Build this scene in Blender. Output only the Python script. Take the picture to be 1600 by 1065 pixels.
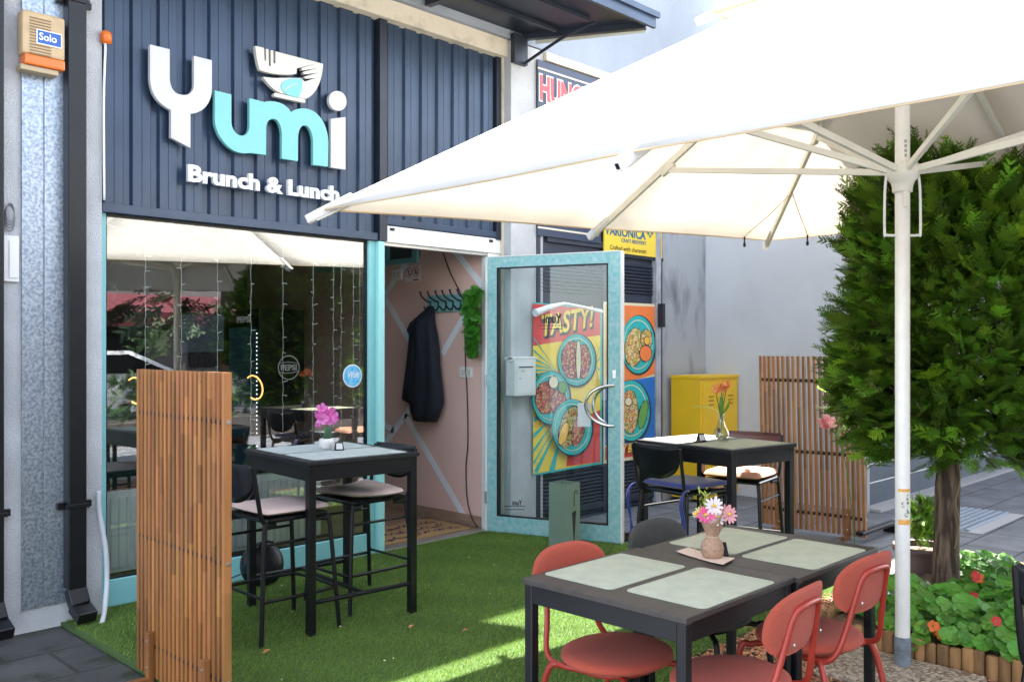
import bpy, bmesh, math, random
import numpy as np
from mathutils import Vector, Matrix
random.seed(7); rng = np.random.default_rng(7)
R = math.radians; PI = math.pi
sc = bpy.context.scene
for o in list(bpy.data.objects): bpy.data.objects.remove(o)

# ------------------------------------------------------------------ camera
FPX = 1413.0; YAW = R(44.45); EYE = 1.52; CC, SS = math.cos(YAW), math.sin(YAW)
cam = bpy.data.cameras.new('camera'); camo = bpy.data.objects.new('camera', cam)
sc.collection.objects.link(camo); sc.camera = camo
camo.location = (0, 0, EYE); camo.rotation_euler = (R(90), 0, YAW - R(90))
cam.sensor_width = 36; cam.lens = FPX / 1600 * 36; cam.shift_y = 10.5 / 1600; cam.clip_end = 500; cam.clip_start = .05
# ------------------------------------------------------------------ sky + sun
SUNV = Vector((.60, .24, 1)).normalized()
elev = math.asin(SUNV.z)
w = bpy.data.worlds.new("World"); sc.world = w; w.use_nodes = True
nt = w.node_tree; bg = nt.nodes['Background']
sky = nt.nodes.new('ShaderNodeTexSky'); sky.sky_type = 'NISHITA'; sky.sun_disc = False
sky.sun_elevation = elev; sky.sun_rotation = math.atan2(SUNV.x, SUNV.y); sky.altitude = 100; sky.air_density = 1.0; sky.dust_density = 1.5; sky.ozone_density = 1.0
hs_ = nt.nodes.new('ShaderNodeHueSaturation'); hs_.inputs['Saturation'].default_value = .50; nt.links.new(sky.outputs[0], hs_.inputs['Color']); nt.links.new(hs_.outputs[0], bg.inputs[0]); bg.inputs[1].default_value = .15
sun = bpy.data.lights.new('sun', 'SUN'); suno = bpy.data.objects.new('sun', sun); sc.collection.objects.link(suno)
sun.energy = 5.0; sun.angle = R(.6); sun.color = (1, .95, .87)
suno.rotation_euler = SUNV.to_track_quat('Z', 'Y').to_euler(); suno.location = SUNV * 30
sc.view_settings.view_transform = 'Standard'; sc.view_settings.look = 'None'
sc.view_settings.exposure = 2.76; sc.view_settings.gamma = 1
sc.render.resolution_x = 1024; sc.render.resolution_y = 681
try:
    sc.cycles.max_bounces = 10; sc.cycles.diffuse_bounces = 4; sc.cycles.transparent_max_bounces = 16; sc.cycles.transmission_bounces = 8; sc.cycles.glossy_bounces = 4
    sc.cycles.sample_clamp_indirect = 6
except Exception: pass

# ------------------------------------------------------------------ helpers
def W(px, py, X=None, Y=None, Z=None):
    u = (px - 800) / FPX; v = (543 - py) / FPX
    d = (CC + SS * u, SS - CC * u, v)
    t = X / d[0] if X is not None else (Y / d[1] if Y is not None else (Z - EYE) / d[2])
    return Vector((d[0] * t, d[1] * t, d[2] * t + EYE))
FY = 5.355            # facade plane
def F(px, py, dy=0): return W(px, py, Y=FY + dy)

MATS = {}
def mat(name, col, rough=.6, metal=0, var=.0, vscale=6, bump=0, bscale=40, tint=False, spec=.5, emit=None, estr=0, col2=None, trans=0, sheen=0, coat=0, detail=4, stretch=None, lo=.35, hi=.65):
    if name in MATS: return MATS[name]
    m = bpy.data.materials.new(name); m.use_nodes = True; n = m.node_tree.nodes; l = m.node_tree.links
    b = n['Principled BSDF']; b.inputs['Roughness'].default_value = rough; b.inputs['Metallic'].default_value = metal
    b.inputs['Specular IOR Level'].default_value = spec
    if coat: b.inputs['Coat Weight'].default_value = coat; b.inputs['Coat Roughness'].default_value = .15
    if sheen: b.inputs['Sheen Weight'].default_value = sheen
    col = (*col, 1); b.inputs['Base Color'].default_value = col
    out = None
    tc = n.new('ShaderNodeTexCoord'); mp = n.new('ShaderNodeMapping'); l.new(tc.outputs['Object'], mp.inputs[0])
    if stretch: mp.inputs['Scale'].default_value = stretch
    if var > 0 or col2:
        no = n.new('ShaderNodeTexNoise'); no.inputs['Scale'].default_value = vscale; no.inputs['Detail'].default_value = detail; l.new(mp.outputs[0], no.inputs[0])
        rp = n.new('ShaderNodeMapRange'); rp.inputs[1].default_value = lo; rp.inputs[2].default_value = hi; l.new(no.outputs[0], rp.inputs[0])
        mx = n.new('ShaderNodeMix'); mx.data_type = 'RGBA'; l.new(rp.outputs[0], mx.inputs[0])
        mx.inputs[6].default_value = tuple(min(1, c * (1 + var)) for c in col[:3]) + (1,)
        mx.inputs[7].default_value = (*col2, 1) if col2 else tuple(c * (1 - var) for c in col[:3]) + (1,)
        out = mx.outputs[2]
    if tint:
        at = n.new('ShaderNodeAttribute'); at.attribute_name = 'tint'
        m2 = n.new('ShaderNodeMix'); m2.data_type = 'RGBA'; m2.blend_type = 'MULTIPLY'; m2.inputs[0].default_value = 1
        if out: l.new(out, m2.inputs[6])
        else: m2.inputs[6].default_value = col
        l.new(at.outputs['Color'], m2.inputs[7]); out = m2.outputs[2]
    if out: l.new(out, b.inputs['Base Color'])
    if bump:
        nb = n.new('ShaderNodeTexNoise'); nb.inputs['Scale'].default_value = bscale; nb.inputs['Detail'].default_value = 5; l.new(mp.outputs[0], nb.inputs[0])
        bp = n.new('ShaderNodeBump'); bp.inputs['Strength'].default_value = bump; bp.inputs['Distance'].default_value = .01
        l.new(nb.outputs[0], bp.inputs['Height']); l.new(bp.outputs[0], b.inputs['Normal'])
    if emit: b.inputs['Emission Color'].default_value = (*emit, 1); b.inputs['Emission Strength'].default_value = estr
    if trans:
        tr = n.new('ShaderNodeBsdfTranslucent'); ms = n.new('ShaderNodeMixShader'); ms.inputs[0].default_value = trans
        if out: l.new(out, tr.inputs[0])
        else: tr.inputs[0].default_value = col
        l.new(b.outputs[0], ms.inputs[1]); l.new(tr.outputs[0], ms.inputs[2]); l.new(ms.outputs[0], n['Material Output'].inputs[0])
    m['bsdf'] = b.name
    MATS[name] = m; return m

def glassmat(name, tintc=(.93, .97, .96), boost=1.5, rough=0.0, base=.04):
    m = bpy.data.materials.new(name); m.use_nodes = True; n = m.node_tree.nodes; l = m.node_tree.links
    n.remove(n['Principled BSDF'])
    t = n.new('ShaderNodeBsdfTransparent'); t.inputs[0].default_value = (*tintc, 1)
    g = n.new('ShaderNodeBsdfGlossy'); g.inputs['Roughness'].default_value = rough
    lw = n.new('ShaderNodeLayerWeight'); lw.inputs[0].default_value = .5
    pw_ = n.new('ShaderNodeMath'); pw_.operation = 'POWER'; pw_.inputs[1].default_value = 3; l.new(lw.outputs['Facing'], pw_.inputs[0])
    mm = n.new('ShaderNodeMath'); mm.operation = 'MULTIPLY_ADD'; mm.inputs[1].default_value = boost; mm.inputs[2].default_value = base; mm.use_clamp = True; l.new(pw_.outputs[0], mm.inputs[0])
    ms = n.new('ShaderNodeMixShader')
    l.new(mm.outputs[0], ms.inputs[0]); l.new(t.outputs[0], ms.inputs[1]); l.new(g.outputs[0], ms.inputs[2])
    l.new(ms.outputs[0], n['Material Output'].inputs[0]); MATS[name] = m; return m

def tag(o, label=None, cat=None, group=None, kind=None):
    if label: o['label'] = label
    if cat: o['category'] = cat
    if group: o['group'] = group
    if kind: o['kind'] = kind
    return o
def empty(name, loc, label=None, cat=None, group=None, kind=None, rz=0):
    o = bpy.data.objects.new(name, None); sc.collection.objects.link(o); o.location = loc; o.rotation_euler.z = rz; o.empty_display_size = .1
    return tag(o, label, cat, group, kind)
def rootloc(p):
    v = Vector((0, 0, 0))
    while p is not None: v += p.location; p = p.parent
    return v

class MB:
    def __init__(s): s.v = []; s.f = []; s.t = []; s.cur = (1, 1, 1)
    def add(s, vs, fs):
        b = len(s.v); s.v += [tuple(p) for p in vs]; s.f += [tuple(i + b for i in q) for q in fs]; s.t += [s.cur] * len(vs); return s
    def box(s, a, b, M=None):
        x0, y0, z0 = a; x1, y1, z1 = b
        vs = [Vector(p) for p in ((x0, y0, z0), (x1, y0, z0), (x1, y1, z0), (x0, y1, z0), (x0, y0, z1), (x1, y0, z1), (x1, y1, z1), (x0, y1, z1))]
        if M is not None: vs = [M @ p for p in vs]
        return s.add(vs, [(0, 3, 2, 1), (4, 5, 6, 7), (0, 1, 5, 4), (1, 2, 6, 5), (2, 3, 7, 6), (3, 0, 4, 7)])
    def tube(s, pts, r, seg=8, caps=True, close=False):
        pts = [Vector(p) for p in pts]; n = len(pts); rs = r if isinstance(r, (list, tuple)) else [r] * n
        vs = []; prev = None
        for i, p in enumerate(pts):
            if close: d = (pts[(i + 1) % n] - pts[i - 1])
            else: d = (pts[min(i + 1, n - 1)] - pts[max(i - 1, 0)])
            d = d.normalized() if d.length > 1e-9 else Vector((0, 0, 1))
            if prev is None:
                a = Vector((0, 0, 1)) if abs(d.z) < .9 else Vector((1, 0, 0)); a = (a - d * a.dot(d)).normalized()
            else: a = (prev - d * prev.dot(d)); a = a.normalized() if a.length > 1e-6 else Vector((1, 0, 0))
            prev = a; b = d.cross(a)
            for k in range(seg):
                t = 2 * PI * k / seg; vs.append(p + (a * math.cos(t) + b * math.sin(t)) * rs[i])
        fs = []
        for i in range(n if close else n - 1):
            j = (i + 1) % n
            for k in range(seg): fs.append((i * seg + k, i * seg + (k + 1) % seg, j * seg + (k + 1) % seg, j * seg + k))
        if caps and not close: fs += [tuple(range(seg))[::-1], tuple((n - 1) * seg + k for k in range(seg))]
        return s.add(vs, fs)
    def lathe(s, prof, c=(0, 0, 0), seg=24, sx=1, sy=1, M=None):
        vs = []; c = Vector(c)
        for r, z in prof:
            for k in range(seg):
                t = 2 * PI * k / seg; p = Vector((r * math.cos(t) * sx, r * math.sin(t) * sy, z))
                vs.append((M @ p if M is not None else p) + c)
        fs = []; n = len(prof)
        for i in range(n - 1):
            for k in range(seg): fs.append((i * seg + k, i * seg + (k + 1) % seg, (i + 1) * seg + (k + 1) % seg, (i + 1) * seg + k))
        if prof[0][0] > 1e-4: fs.append(tuple(range(seg))[::-1])
        if prof[-1][0] > 1e-4: fs.append(tuple((n - 1) * seg + k for k in range(seg)))
        return s.add(vs, fs)
    def poly(s, pts, depth):      # planar polygon (3D points) extruded by vector depth
        pts = [Vector(p) for p in pts]; d = Vector(depth); n = len(pts)
        return s.add(pts + [p + d for p in pts], [tuple(range(n)), tuple(range(2 * n - 1, n - 1, -1))] + [(i, i + n, (i + 1) % n + n, (i + 1) % n) for i in range(n)])
    def quad(s, *p): return s.add(p, [tuple(range(len(p)))])
    def rbar(s, a, b, wd, ht, up=(0, 0, 1)):   # rectangular bar from a to b
        a = Vector(a); b = Vector(b); d = (b - a).normalized(); u = Vector(up)
        if abs(d.dot(u)) > .99: u = Vector((0, 1, 0))
        sd = d.cross(u).normalized() * wd / 2; uu = sd.cross(d).normalized() * ht / 2
        vs = [a - sd - uu, a + sd - uu, a + sd + uu, a - sd + uu, b - sd - uu, b + sd - uu, b + sd + uu, b - sd + uu]
        return s.add(vs, [(0, 3, 2, 1), (4, 5, 6, 7), (0, 1, 5, 4), (1, 2, 6, 5), (2, 3, 7, 6), (3, 0, 4, 7)])
    def build(s, name, m, parent=None, world=True, bevel=0, smooth=False, label=None, cat=None, group=None, kind=None, sub=0, solid=0, fixn=True, autosm=None):
        me = bpy.data.meshes.new(name); v = s.v
        o = bpy.data.objects.new(name, me); sc.collection.objects.link(o)
        if parent is not None:
            off = rootloc(parent) if world else Vector((0, 0, 0)); o.parent = parent
        elif world and v:
            a = np.array(v); mn, mx_ = a.min(0), a.max(0); off = Vector(((mn[0] + mx_[0]) / 2, (mn[1] + mx_[1]) / 2, mn[2])); o.location = off
        else: off = Vector((0, 0, 0))
        if len(v): a = np.array(v, dtype=np.float64) - np.array(off)
        me.from_pydata(a.tolist(), [], s.f)
        if any(t != (1, 1, 1) for t in s.t):
            ca = me.color_attributes.new('tint', 'FLOAT_COLOR', 'POINT'); ca.data.foreach_set('color', np.array([(*t, 1) for t in s.t], dtype=np.float32).ravel())
        if fixn and len(s.f) < 60000:
            bm = bmesh.new(); bm.from_mesh(me); bmesh.ops.recalc_face_normals(bm, faces=bm.faces); bm.to_mesh(me); bm.free()
        me.materials.append(m)
        if smooth:
            me.polygons.foreach_set('use_smooth', [True] * len(me.polygons))
            if autosm: me.set_sharp_from_angle(angle=R(autosm))
        if solid: md = o.modifiers.new('s', 'SOLIDIFY'); md.thickness = solid; md.offset = 0
        if bevel: md = o.modifiers.new('b', 'BEVEL'); md.width = bevel; md.segments = 2; md.limit_method = 'ANGLE'; md.angle_limit = R(40)
        if sub: md = o.modifiers.new('u', 'SUBSURF'); md.levels = sub; md.render_levels = sub
        return tag(o, label, cat, group, kind)
def kids(o): return [c for c in bpy.data.objects if c.parent == o]
def copy_tree(o, parent=None, loc=None, rz=None):
    c = o.copy(); sc.collection.objects.link(c); c.parent = parent
    if loc is not None: c.location = loc
    if rz is not None: c.rotation_euler.z = rz
    for ch in kids(o): copy_tree(ch, c)
    return c
def smoothpath(pts, n=6):
    P = [Vector(p) for p in pts]; out = []
    for i in range(len(P) - 1):
        a = P[max(i - 1, 0)]; b = P[i]; c = P[i + 1]; d = P[min(i + 2, len(P) - 1)]
        for k in range(n):
            t = k / n; out.append(.5 * ((2 * b) + (c - a) * t + (2 * a - 5 * b + 4 * c - d) * t * t + (3 * b - a - 3 * c + d) * t ** 3))
    out.append(P[-1]); return out
def svg(cmds):        # list of ('M'|'L',p) ('C',c1,c2,p) -> 2D points
    out = []; cur = None
    for c in cmds:
        if c[0] in 'ML': cur = c[1]; out.append(cur)
        else:
            p0 = cur
            for k in range(1, 11):
                t = k / 10; q = 1 - t
                out.append(tuple(q ** 3 * p0[j] + 3 * q * q * t * c[1][j] + 3 * q * t * t * c[2][j] + t ** 3 * c[3][j] for j in (0, 1)))
            cur = c[3]
    return out
_txt = {}
def text_verts(s, bold=0.0, ext=0.0):
    cu = bpy.data.curves.new('t', 'FONT'); cu.body = s; cu.size = 1; cu.offset = bold; cu.extrude = ext; cu.resolution_u = 3
    o = bpy.data.objects.new('t', cu); sc.collection.objects.link(o)
    dg = bpy.context.evaluated_depsgraph_get(); me = bpy.data.meshes.new_from_object(o.evaluated_get(dg))
    vs = [v.co.copy() for v in me.vertices]; fs = [tuple(p.vertices) for p in me.polygons]
    bpy.data.objects.remove(o); bpy.data.curves.remove(cu); bpy.data.meshes.remove(me)
    return vs, fs
def text(mb, s, org, right, up, width, height, bold=0, thick=0, slant=0):
    """text fitted in a width x height box whose lower-left corner is org; thick = extrusion along right x up"""
    vs, fs = text_verts(s, bold, .5 if thick else 0)
    x0 = min(v.x for v in vs); x1 = max(v.x for v in vs); y0 = min(v.y for v in vs); y1 = max(v.y for v in vs)
    r = Vector(right).normalized(); u = Vector(up).normalized(); nn = r.cross(u); org = Vector(org)
    mb.add([org + r * ((v.x - x0) / (x1 - x0) * width + slant * (v.y - y0) / (y1 - y0)) + u * ((v.y - y0) / (y1 - y0) * height) + nn * (v.z * thick) for v in vs], fs)
    return mb

# ------------------------------------------------------------------ materials
navy = mat('navy_sheet', (.030, .052, .092), .33, .25, var=.12, vscale=3, spec=.5)
navyd = mat('navy_dark', (.016, .022, .036), .4, .1, var=.15, vscale=5)
teal = mat('teal_paint', (.22, .52, .53), .42, var=.05, vscale=4, bump=.02)
tealw = mat('teal_paint_worn', (.17, .44, .46), .5, col2=(.38, .55, .55), vscale=28, bump=.05, detail=14, lo=.35, hi=.75)
concrete = mat('roughcast', (.52, .53, .54), .95, var=.10, vscale=4, bump=.9, bscale=140, detail=8)
concd = mat('dirty_render', (.38, .40, .43), .95, col2=(.10, .105, .11), vscale=5, bump=.7, bscale=90, detail=10, lo=.5, hi=.85, stretch=(1, 1, .35))
wallb = mat('pale_blue_render', (.54, .56, .59), .93, var=.05, vscale=1.5, bump=.5, bscale=120, detail=8)
cream = mat('cream_concrete', (.62, .56, .45), .85, col2=(.36, .32, .25), vscale=7, bump=.4, bscale=60, detail=9, lo=.52, hi=.8)
whitep = mat('white_metal', (.72, .72, .70), .42, var=.04, vscale=3)
cream_pole = mat('ivory_metal', (.72, .69, .60), .4, var=.04, vscale=8)
zinc = mat('galvanised', (.44, .49, .55), .38, .75, col2=(.22, .27, .33), vscale=60, detail=2, bump=.08, bscale=30)
alu = mat('aluminium', (.55, .55, .54), .35, .9, var=.05)
steel = mat('brushed_steel', (.62, .61, .59), .22, 1)
black = mat('black_metal', (.0055, .006, .008), .36, .0, var=.2, vscale=8, spec=.4)
blackp = mat('black_plastic', (.005, .0055, .008), .25, spec=.45)
darktop = mat('dark_tabletop', (.040, .033, .029), .45, var=.15, vscale=3, stretch=(1, 12, 1), bump=.03)
matcol = mat('placemat_green', (.45, .46, .35), .8, col2=(.385, .405, .305), vscale=14, bump=.35, bscale=260, detail=12)
matcol2 = mat('placemat_grey', (.44, .50, .48), .8, col2=(.37, .43, .42), vscale=14, bump=.35, bscale=260, detail=12)
coral = mat('coral_fabric', (.42, .066, .034), .9, var=.14, vscale=260, bump=.5, bscale=420, sheen=.08)
coralm = mat('coral_metal', (.36, .035, .022), .35, var=.05)
fabric = mat('parasol_fabric', (.76, .73, .68), .85, var=.04, vscale=2.2, trans=.40, bump=.5, bscale=5)
white = mat('white_plain', (.78, .78, .78), .5)
lgrey = mat('sign_white', (.56, .55, .56), .45, var=.02)
signteal = mat('sign_teal', (.18, .50, .49), .45, var=.02)
wood = mat('acacia_wood', (.30, .125, .038), .5, tint=True, var=.22, vscale=30, stretch=(1, 1, .06), bump=.08, bscale=60, coat=.12)
def brickmat(name, c1, c2, mortar, scale, bw, rh, ms=.01, rough=.85, bump=.3, nz=.25, mossy=None, rot=0):
    m = bpy.data.materials.new(name); m.use_nodes = True; n = m.node_tree.nodes; l = m.node_tree.links; b = n['Principled BSDF']
    tc = n.new('ShaderNodeTexCoord'); mp = n.new('ShaderNodeMapping'); mp.inputs['Rotation'].default_value = (0, 0, rot); l.new(tc.outputs['Object'], mp.inputs[0])
    br = n.new('ShaderNodeTexBrick'); l.new(mp.outputs[0], br.inputs[0]); br.inputs['Scale'].default_value = scale
    br.inputs['Color1'].default_value = (*c1, 1); br.inputs['Color2'].default_value = (*c2, 1); br.inputs['Mortar'].default_value = (*mortar, 1)
    br.inputs['Mortar Size'].default_value = ms; br.inputs['Brick Width'].default_value = bw; br.inputs['Row Height'].default_value = rh
    no = n.new('ShaderNodeTexNoise'); no.inputs['Scale'].default_value = 4; no.inputs['Detail'].default_value = 10; l.new(tc.outputs['Object'], no.inputs[0])
    rp = n.new('ShaderNodeMapRange'); rp.inputs[1].default_value = .3; rp.inputs[2].default_value = .7; rp.inputs[3].default_value = 1 - nz; rp.inputs[4].default_value = 1 + nz; l.new(no.outputs[0], rp.inputs[0])
    mx = n.new('ShaderNodeMix'); mx.data_type = 'RGBA'; mx.blend_type = 'MULTIPLY'; mx.inputs[0].default_value = 1; l.new(br.outputs[0], mx.inputs[6]); l.new(rp.outputs[0], mx.inputs[7])
    out = mx.outputs[2]
    if mossy:
        n2 = n.new('ShaderNodeTexNoise'); n2.inputs['Scale'].default_value = 3.5; n2.inputs['Detail'].default_value = 6; l.new(tc.outputs['Object'], n2.inputs[0])
        r2 = n.new('ShaderNodeMapRange'); r2.inputs[1].default_value = .5; r2.inputs[2].default_value = .62; l.new(n2.outputs[0], r2.inputs[0])
        m3 = n.new('ShaderNodeMix'); m3.data_type = 'RGBA'; l.new(r2.outputs[0], m3.inputs[0]); l.new(out, m3.inputs[6]); m3.inputs[7].default_value = (*mossy, 1); out = m3.outputs[2]
    l.new(out, b.inputs['Base Color']); b.inputs['Roughness'].default_value = rough
    nb = n.new('ShaderNodeTexNoise'); nb.inputs['Scale'].default_value = 90; nb.inputs['Detail'].default_value = 5; l.new(tc.outputs['Object'], nb.inputs[0])
    ad = n.new('ShaderNodeMath'); ad.operation = 'MULTIPLY_ADD'; l.new(br.outputs['Fac'], ad.inputs[0]); ad.inputs[1].default_value = -1.2; l.new(nb.outputs[0], ad.inputs[2])
    bp = n.new('ShaderNodeBump'); bp.inputs['Strength'].default_value = bump; bp.inputs['Distance'].default_value = .01; l.new(ad.outputs[0], bp.inputs['Height']); l.new(bp.outputs[0], b.inputs['Normal'])
    MATS[name] = m; return m
paver = brickmat('slate_pavers', (.135, .145, .165), (.165, .175, .195), (.05, .05, .055), 1, .62, .40, .008, .8)
paverm = brickmat('mossy_pavers', (.045, .048, .05), (.06, .06, .058), (.03, .03, .025), 1, .4, .4, .012, .55, mossy=(.018, .024, .010))
paverl = brickmat('light_pavers', (.40, .39, .38), (.44, .43, .41), (.2, .2, .2), 1, .4, .4, .008, .85)
planks = brickmat('floor_planks', (.26, .17, .105), (.33, .22, .14), (.09, .055, .035), 1, 1.1, .11, .004, .35, .12, .35)
turfm = mat('turf_mat', (.05, .10, .02), .95, col2=(.085, .15, .035), vscale=120, bump=1, bscale=250)
glass = glassmat('window_glass', (.90, .94, .93), 3.2, 0, .16)
dglass = glassmat('door_glass', (.92, .96, .96), .7, 0, .04)

# ================================================================== SETTING
FACEX0, FACEX1 = -2.0, 5.29
MB().box((-60, -60, -.06), (80, 60, 0)).build('pavement', paver, world=False, kind='structure', label='dark slate paving around the terrace', fixn=False)
MB().quad((-3, 3.3, .003), (1.80, 3.3, .003), (1.80, 5.3, .003), (-3, 5.3, .003)).build('mossy_path', paverm, world=False, kind='structure')
MB().quad((5.87, 1.0, .004), (6.72, 1.0, .004), (6.72, 5.15, .004), (5.87, 5.15, .004)).build('light_path', paver, world=False, kind='structure')
MB().box((-60, -30, .002), (80, -5.2, .008)).build('road', mat('asphalt', (.05, .05, .052), .9, var=.15, vscale=20, bump=.3, bscale=200), world=False, kind='structure')
MB().box((1.80, 2.45, .002), (5.86, 5.33, .022)).box((1.80, -.6, .002), (3.72, 2.45, .022)).build('turf_base', turfm, world=False, kind='structure')
# artificial grass blades
def blades(n, xr, yr, h=.019):
    x = rng.uniform(*xr, n); y = rng.uniform(*yr, n); a = rng.uniform(0, 2 * PI, n); hh = rng.uniform(.6, 1.15, n) * h; ln = rng.uniform(-.012, .012, (n, 2)) + np.array([.003, -.006])
    wd = .0016
    v = np.empty((n, 3, 3)); v[:, 0] = np.stack([x - np.cos(a) * wd, y - np.sin(a) * wd, np.full(n, .02)], 1); v[:, 1] = np.stack([x + np.cos(a) * wd, y + np.sin(a) * wd, np.full(n, .02)], 1)
    v[:, 2] = np.stack([x + ln[:, 0], y + ln[:, 1], .02 + hh], 1); return v
def bulk(name, v, m, tint=None, quads=False, **k):
    n = v.shape[0]; kk = v.shape[1]; me = bpy.data.meshes.new(name); me.vertices.add(n * kk); me.vertices.foreach_set('co', v.astype(np.float32).ravel())
    me.loops.add(n * kk); me.loops.foreach_set('vertex_index', np.arange(n * kk, dtype=np.int32)); me.polygons.add(n); me.polygons.foreach_set('loop_start', np.arange(0, n * kk, kk, dtype=np.int32))
    try: me.polygons.foreach_set('loop_total', np.full(n, kk, dtype=np.int32))
    except Exception: pass
    me.update(calc_edges=True)
    if tint is not None:
        ca = me.color_attributes.new('tint', 'FLOAT_COLOR', 'POINT'); t = np.repeat(np.concatenate([tint, np.ones((n, 1))], 1), kk, 0); ca.data.foreach_set('color', t.astype(np.float32).ravel())
    me.materials.append(m); o = bpy.data.objects.new(name, me); sc.collection.objects.link(o); return tag(o, **k)
gv = np.concatenate([blades(230000, (1.82, 5.85), (2.46, 5.32)), blades(60000, (1.82, 3.7), (1.2, 2.46))])
gx, gy = gv[:, 0, 0], gv[:, 0, 1]; patch = 1 + .12 * np.sin(gx * 3.1 + np.sin(gy * 2.3) * 2) * np.cos(gy * 4.1 + gx) + .08 * np.sin(gx * 11 + gy * 7)
gt = (rng.uniform(.6, 1.35, len(gv)) * patch)[:, None] * np.array([[1, 1, 1]]) * np.where(rng.random((len(gv), 1)) < .12, np.array([[1.5, 1.25, .8]]), 1)
grassm = mat('grass_blade', (.175, .29, .055), .55, tint=True, trans=.25, spec=.3)
bulk('artificial_grass', gv, grassm, gt, label='short bright green artificial grass covering the terrace', cat='grass', kind='stuff')
# bark and gravel bed
MB().box((3.72, .3, .002), (4.42, 2.45, .012)).build('gravel_bed', mat('soil', (.16, .10, .06), .95, var=.3, vscale=30, bump=1, bscale=90), world=False, kind='structure')
mb = MB()
for i in range(5200):
    x = random.uniform(3.72, 4.42) if i < 3800 else random.uniform(4.3, 5.3); y = random.uniform(.9, 2.45) if i < 3800 else random.uniform(2.15, 2.5); r = random.uniform(.006, .017)
    c = random.uniform(.5, 1.5); mb.cur = (c * random.uniform(.8, 1.2), c, c * random.uniform(.7, 1.2))
    M = Matrix.Translation((x, y, .014 + random.uniform(0, .012))) @ Matrix.Rotation(random.uniform(0, PI), 4, 'Z') @ Matrix.Rotation(random.uniform(-.6, .6), 4, 'X')
    q = [random.uniform(.6, 1) for _ in range(4)]
    vs = [M @ Vector(p) for p in ((-r * q[0], -r * .6, 0), (r, -r * q[1] * .6, 0), (r * q[2], r * .6, 0), (-r, r * q[3] * .6, 0), (0, 0, r * .5))]
    mb.add(vs, [(0, 1, 4), (1, 2, 4), (2, 3, 4), (3, 0, 4)])
mb.build('wood_chips', mat('chips', (.40, .19, .10), .9, tint=True), world=False, kind='stuff', label='orange brown wood chips scattered under the near chairs', cat='mulch', fixn=False)

# ================================================================== CAFE BUILDING
WX0 = W(165, 400, Y=FY).x; WX1 = W(575, 400, Y=FY).x    # glass opening
cafe = empty('cafe_building', (3.2, 5.4, 0), 'pale rendered cafe building with navy ribbed cladding and turquoise shopfront frames', 'building')
def part(mb, name, m, parent=cafe, **k): return mb.build(name, m, parent, **k)
# pillars and slabs
part(MB().box((-2.0, 5.22, 0), (2.02, 5.75, 6.9)), 'left_pillar', concrete, label='rough pale grey pillar behind the galvanised flashing')
part(MB().box((5.31, 5.22, 0), (5.70, 5.75, 4.05)), 'right_pillar', concrete, bevel=.004)
part(MB().box((5.29, 5.30, 0), (5.307, 5.75, 4.0)), 'pillar_lining', cream)
part(MB().box((2.058, 5.26, 3.92), (5.70, 5.75, 4.06)), 'lintel_beam', cream, label='cream lintel beam with flaking paint above the cladding')
part(MB().box((2.058, 5.225, 4.065), (8.3, 5.75, 6.9)).box((8.3, 5.225, 4.27), (14, 5.75, 6.9)), 'upper_wall', mat('upper_render', (.27, .30, .34), .93, var=.12, vscale=1.2, bump=.5, bscale=120, detail=8))
# ribbed cladding
def cladding(x0, x1, z0, z1, y, first=.03):
    mb = MB(); pitch = .163; x = x0; P = []
    d = .022
    while x < x1:
        P += [(x, y + d), (x + .008, y + d), (x + .020, y), (x + .066, y), (x + .068, y + .003), (x + .074, y + .003), (x + .076, y), (x + .125, y), (x + .137, y + d), (x + .150, y + d)]
        x += pitch
    P = [p for p in P if p[0] <= x1]; n = len(P)
    vs = [(a, b, z0) for a, b in P] + [(a, b, z1) for a, b in P]
    return mb.add(vs, [(i, i + 1, i + 1 + n, i + n) for i in range(n - 1)])
part(cladding(2.06, 4.02, 2.34, 3.94, FY - .02), 'ribbed_cladding', navy, fixn=False)
part(cladding(4.11, 5.24, 2.46, 3.94, FY - .02), 'ribbed_cladding', navy, fixn=False)
part(MB().box((2.058, FY - .045, 2.30), (4.02, FY + .02, 2.355)), 'base_trim', navy, bevel=.003)
part(MB().box((4.10, FY - .04, 2.425), (5.24, FY + .02, 2.475)), 'base_trim', navy, bevel=.003)
part(MB().box((4.025, FY - .06, 2.30), (4.095, FY + .02, 3.92)), 'corner_trim', navyd, bevel=.003)
part(MB().box((5.235, FY - .045, 2.41), (5.285, FY + .02, 3.92)), 'corner_trim', navyd, bevel=.003)
part(MB().box((2.06, FY + .03, 2.30), (5.29, FY + .2, 3.95)), 'backing_wall', mat('backing', (.08, .08, .09), .9))
# window
wf = part(MB().box((2.021, FY - .01, .0), (WX0, FY + .06, 2.30)).box((WX0, FY - .01, .0), (WX1, FY + .06, .17)).box((WX1, FY - .01, 0), (4.02, FY + .06, 2.30)), 'window_frame', teal, bevel=.004)
MBg = MB().box((WX0, FY + .012, .168), (WX0 + .012, FY + .05, 2.30)).box((WX1 - .012, FY + .012, .168), (WX1, FY + .05, 2.30)).box((WX0, FY + .012, .168), (WX1, FY + .05, .18)).box((WX0, FY + .012, 2.285), (WX1, FY + .05, 2.30))
MBg.build('gasket', black, wf)
part(MB().box((WX0 + .008, FY + .024, .175), (WX1 - .008, FY + .030, 2.29)), 'window_pane', glass)
part(MB().box((4.022, FY - .05, .0), (4.075, FY + .06, 2.298)).box((4.0755, FY - .02, 0), (4.10, FY + .06, 2.298)), 'door_post', mat('teal_light', (.32, .66, .64), .4), bevel=.004)
part(MB().box((4.10, FY - .03, 2.298), (5.29, FY + .06, 2.42)), 'door_header', whitep, bevel=.003)
part(MB().box((4.10, FY - .005, 2.275), (5.20, FY + .05, 2.297)), 'door_track', alu)
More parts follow.
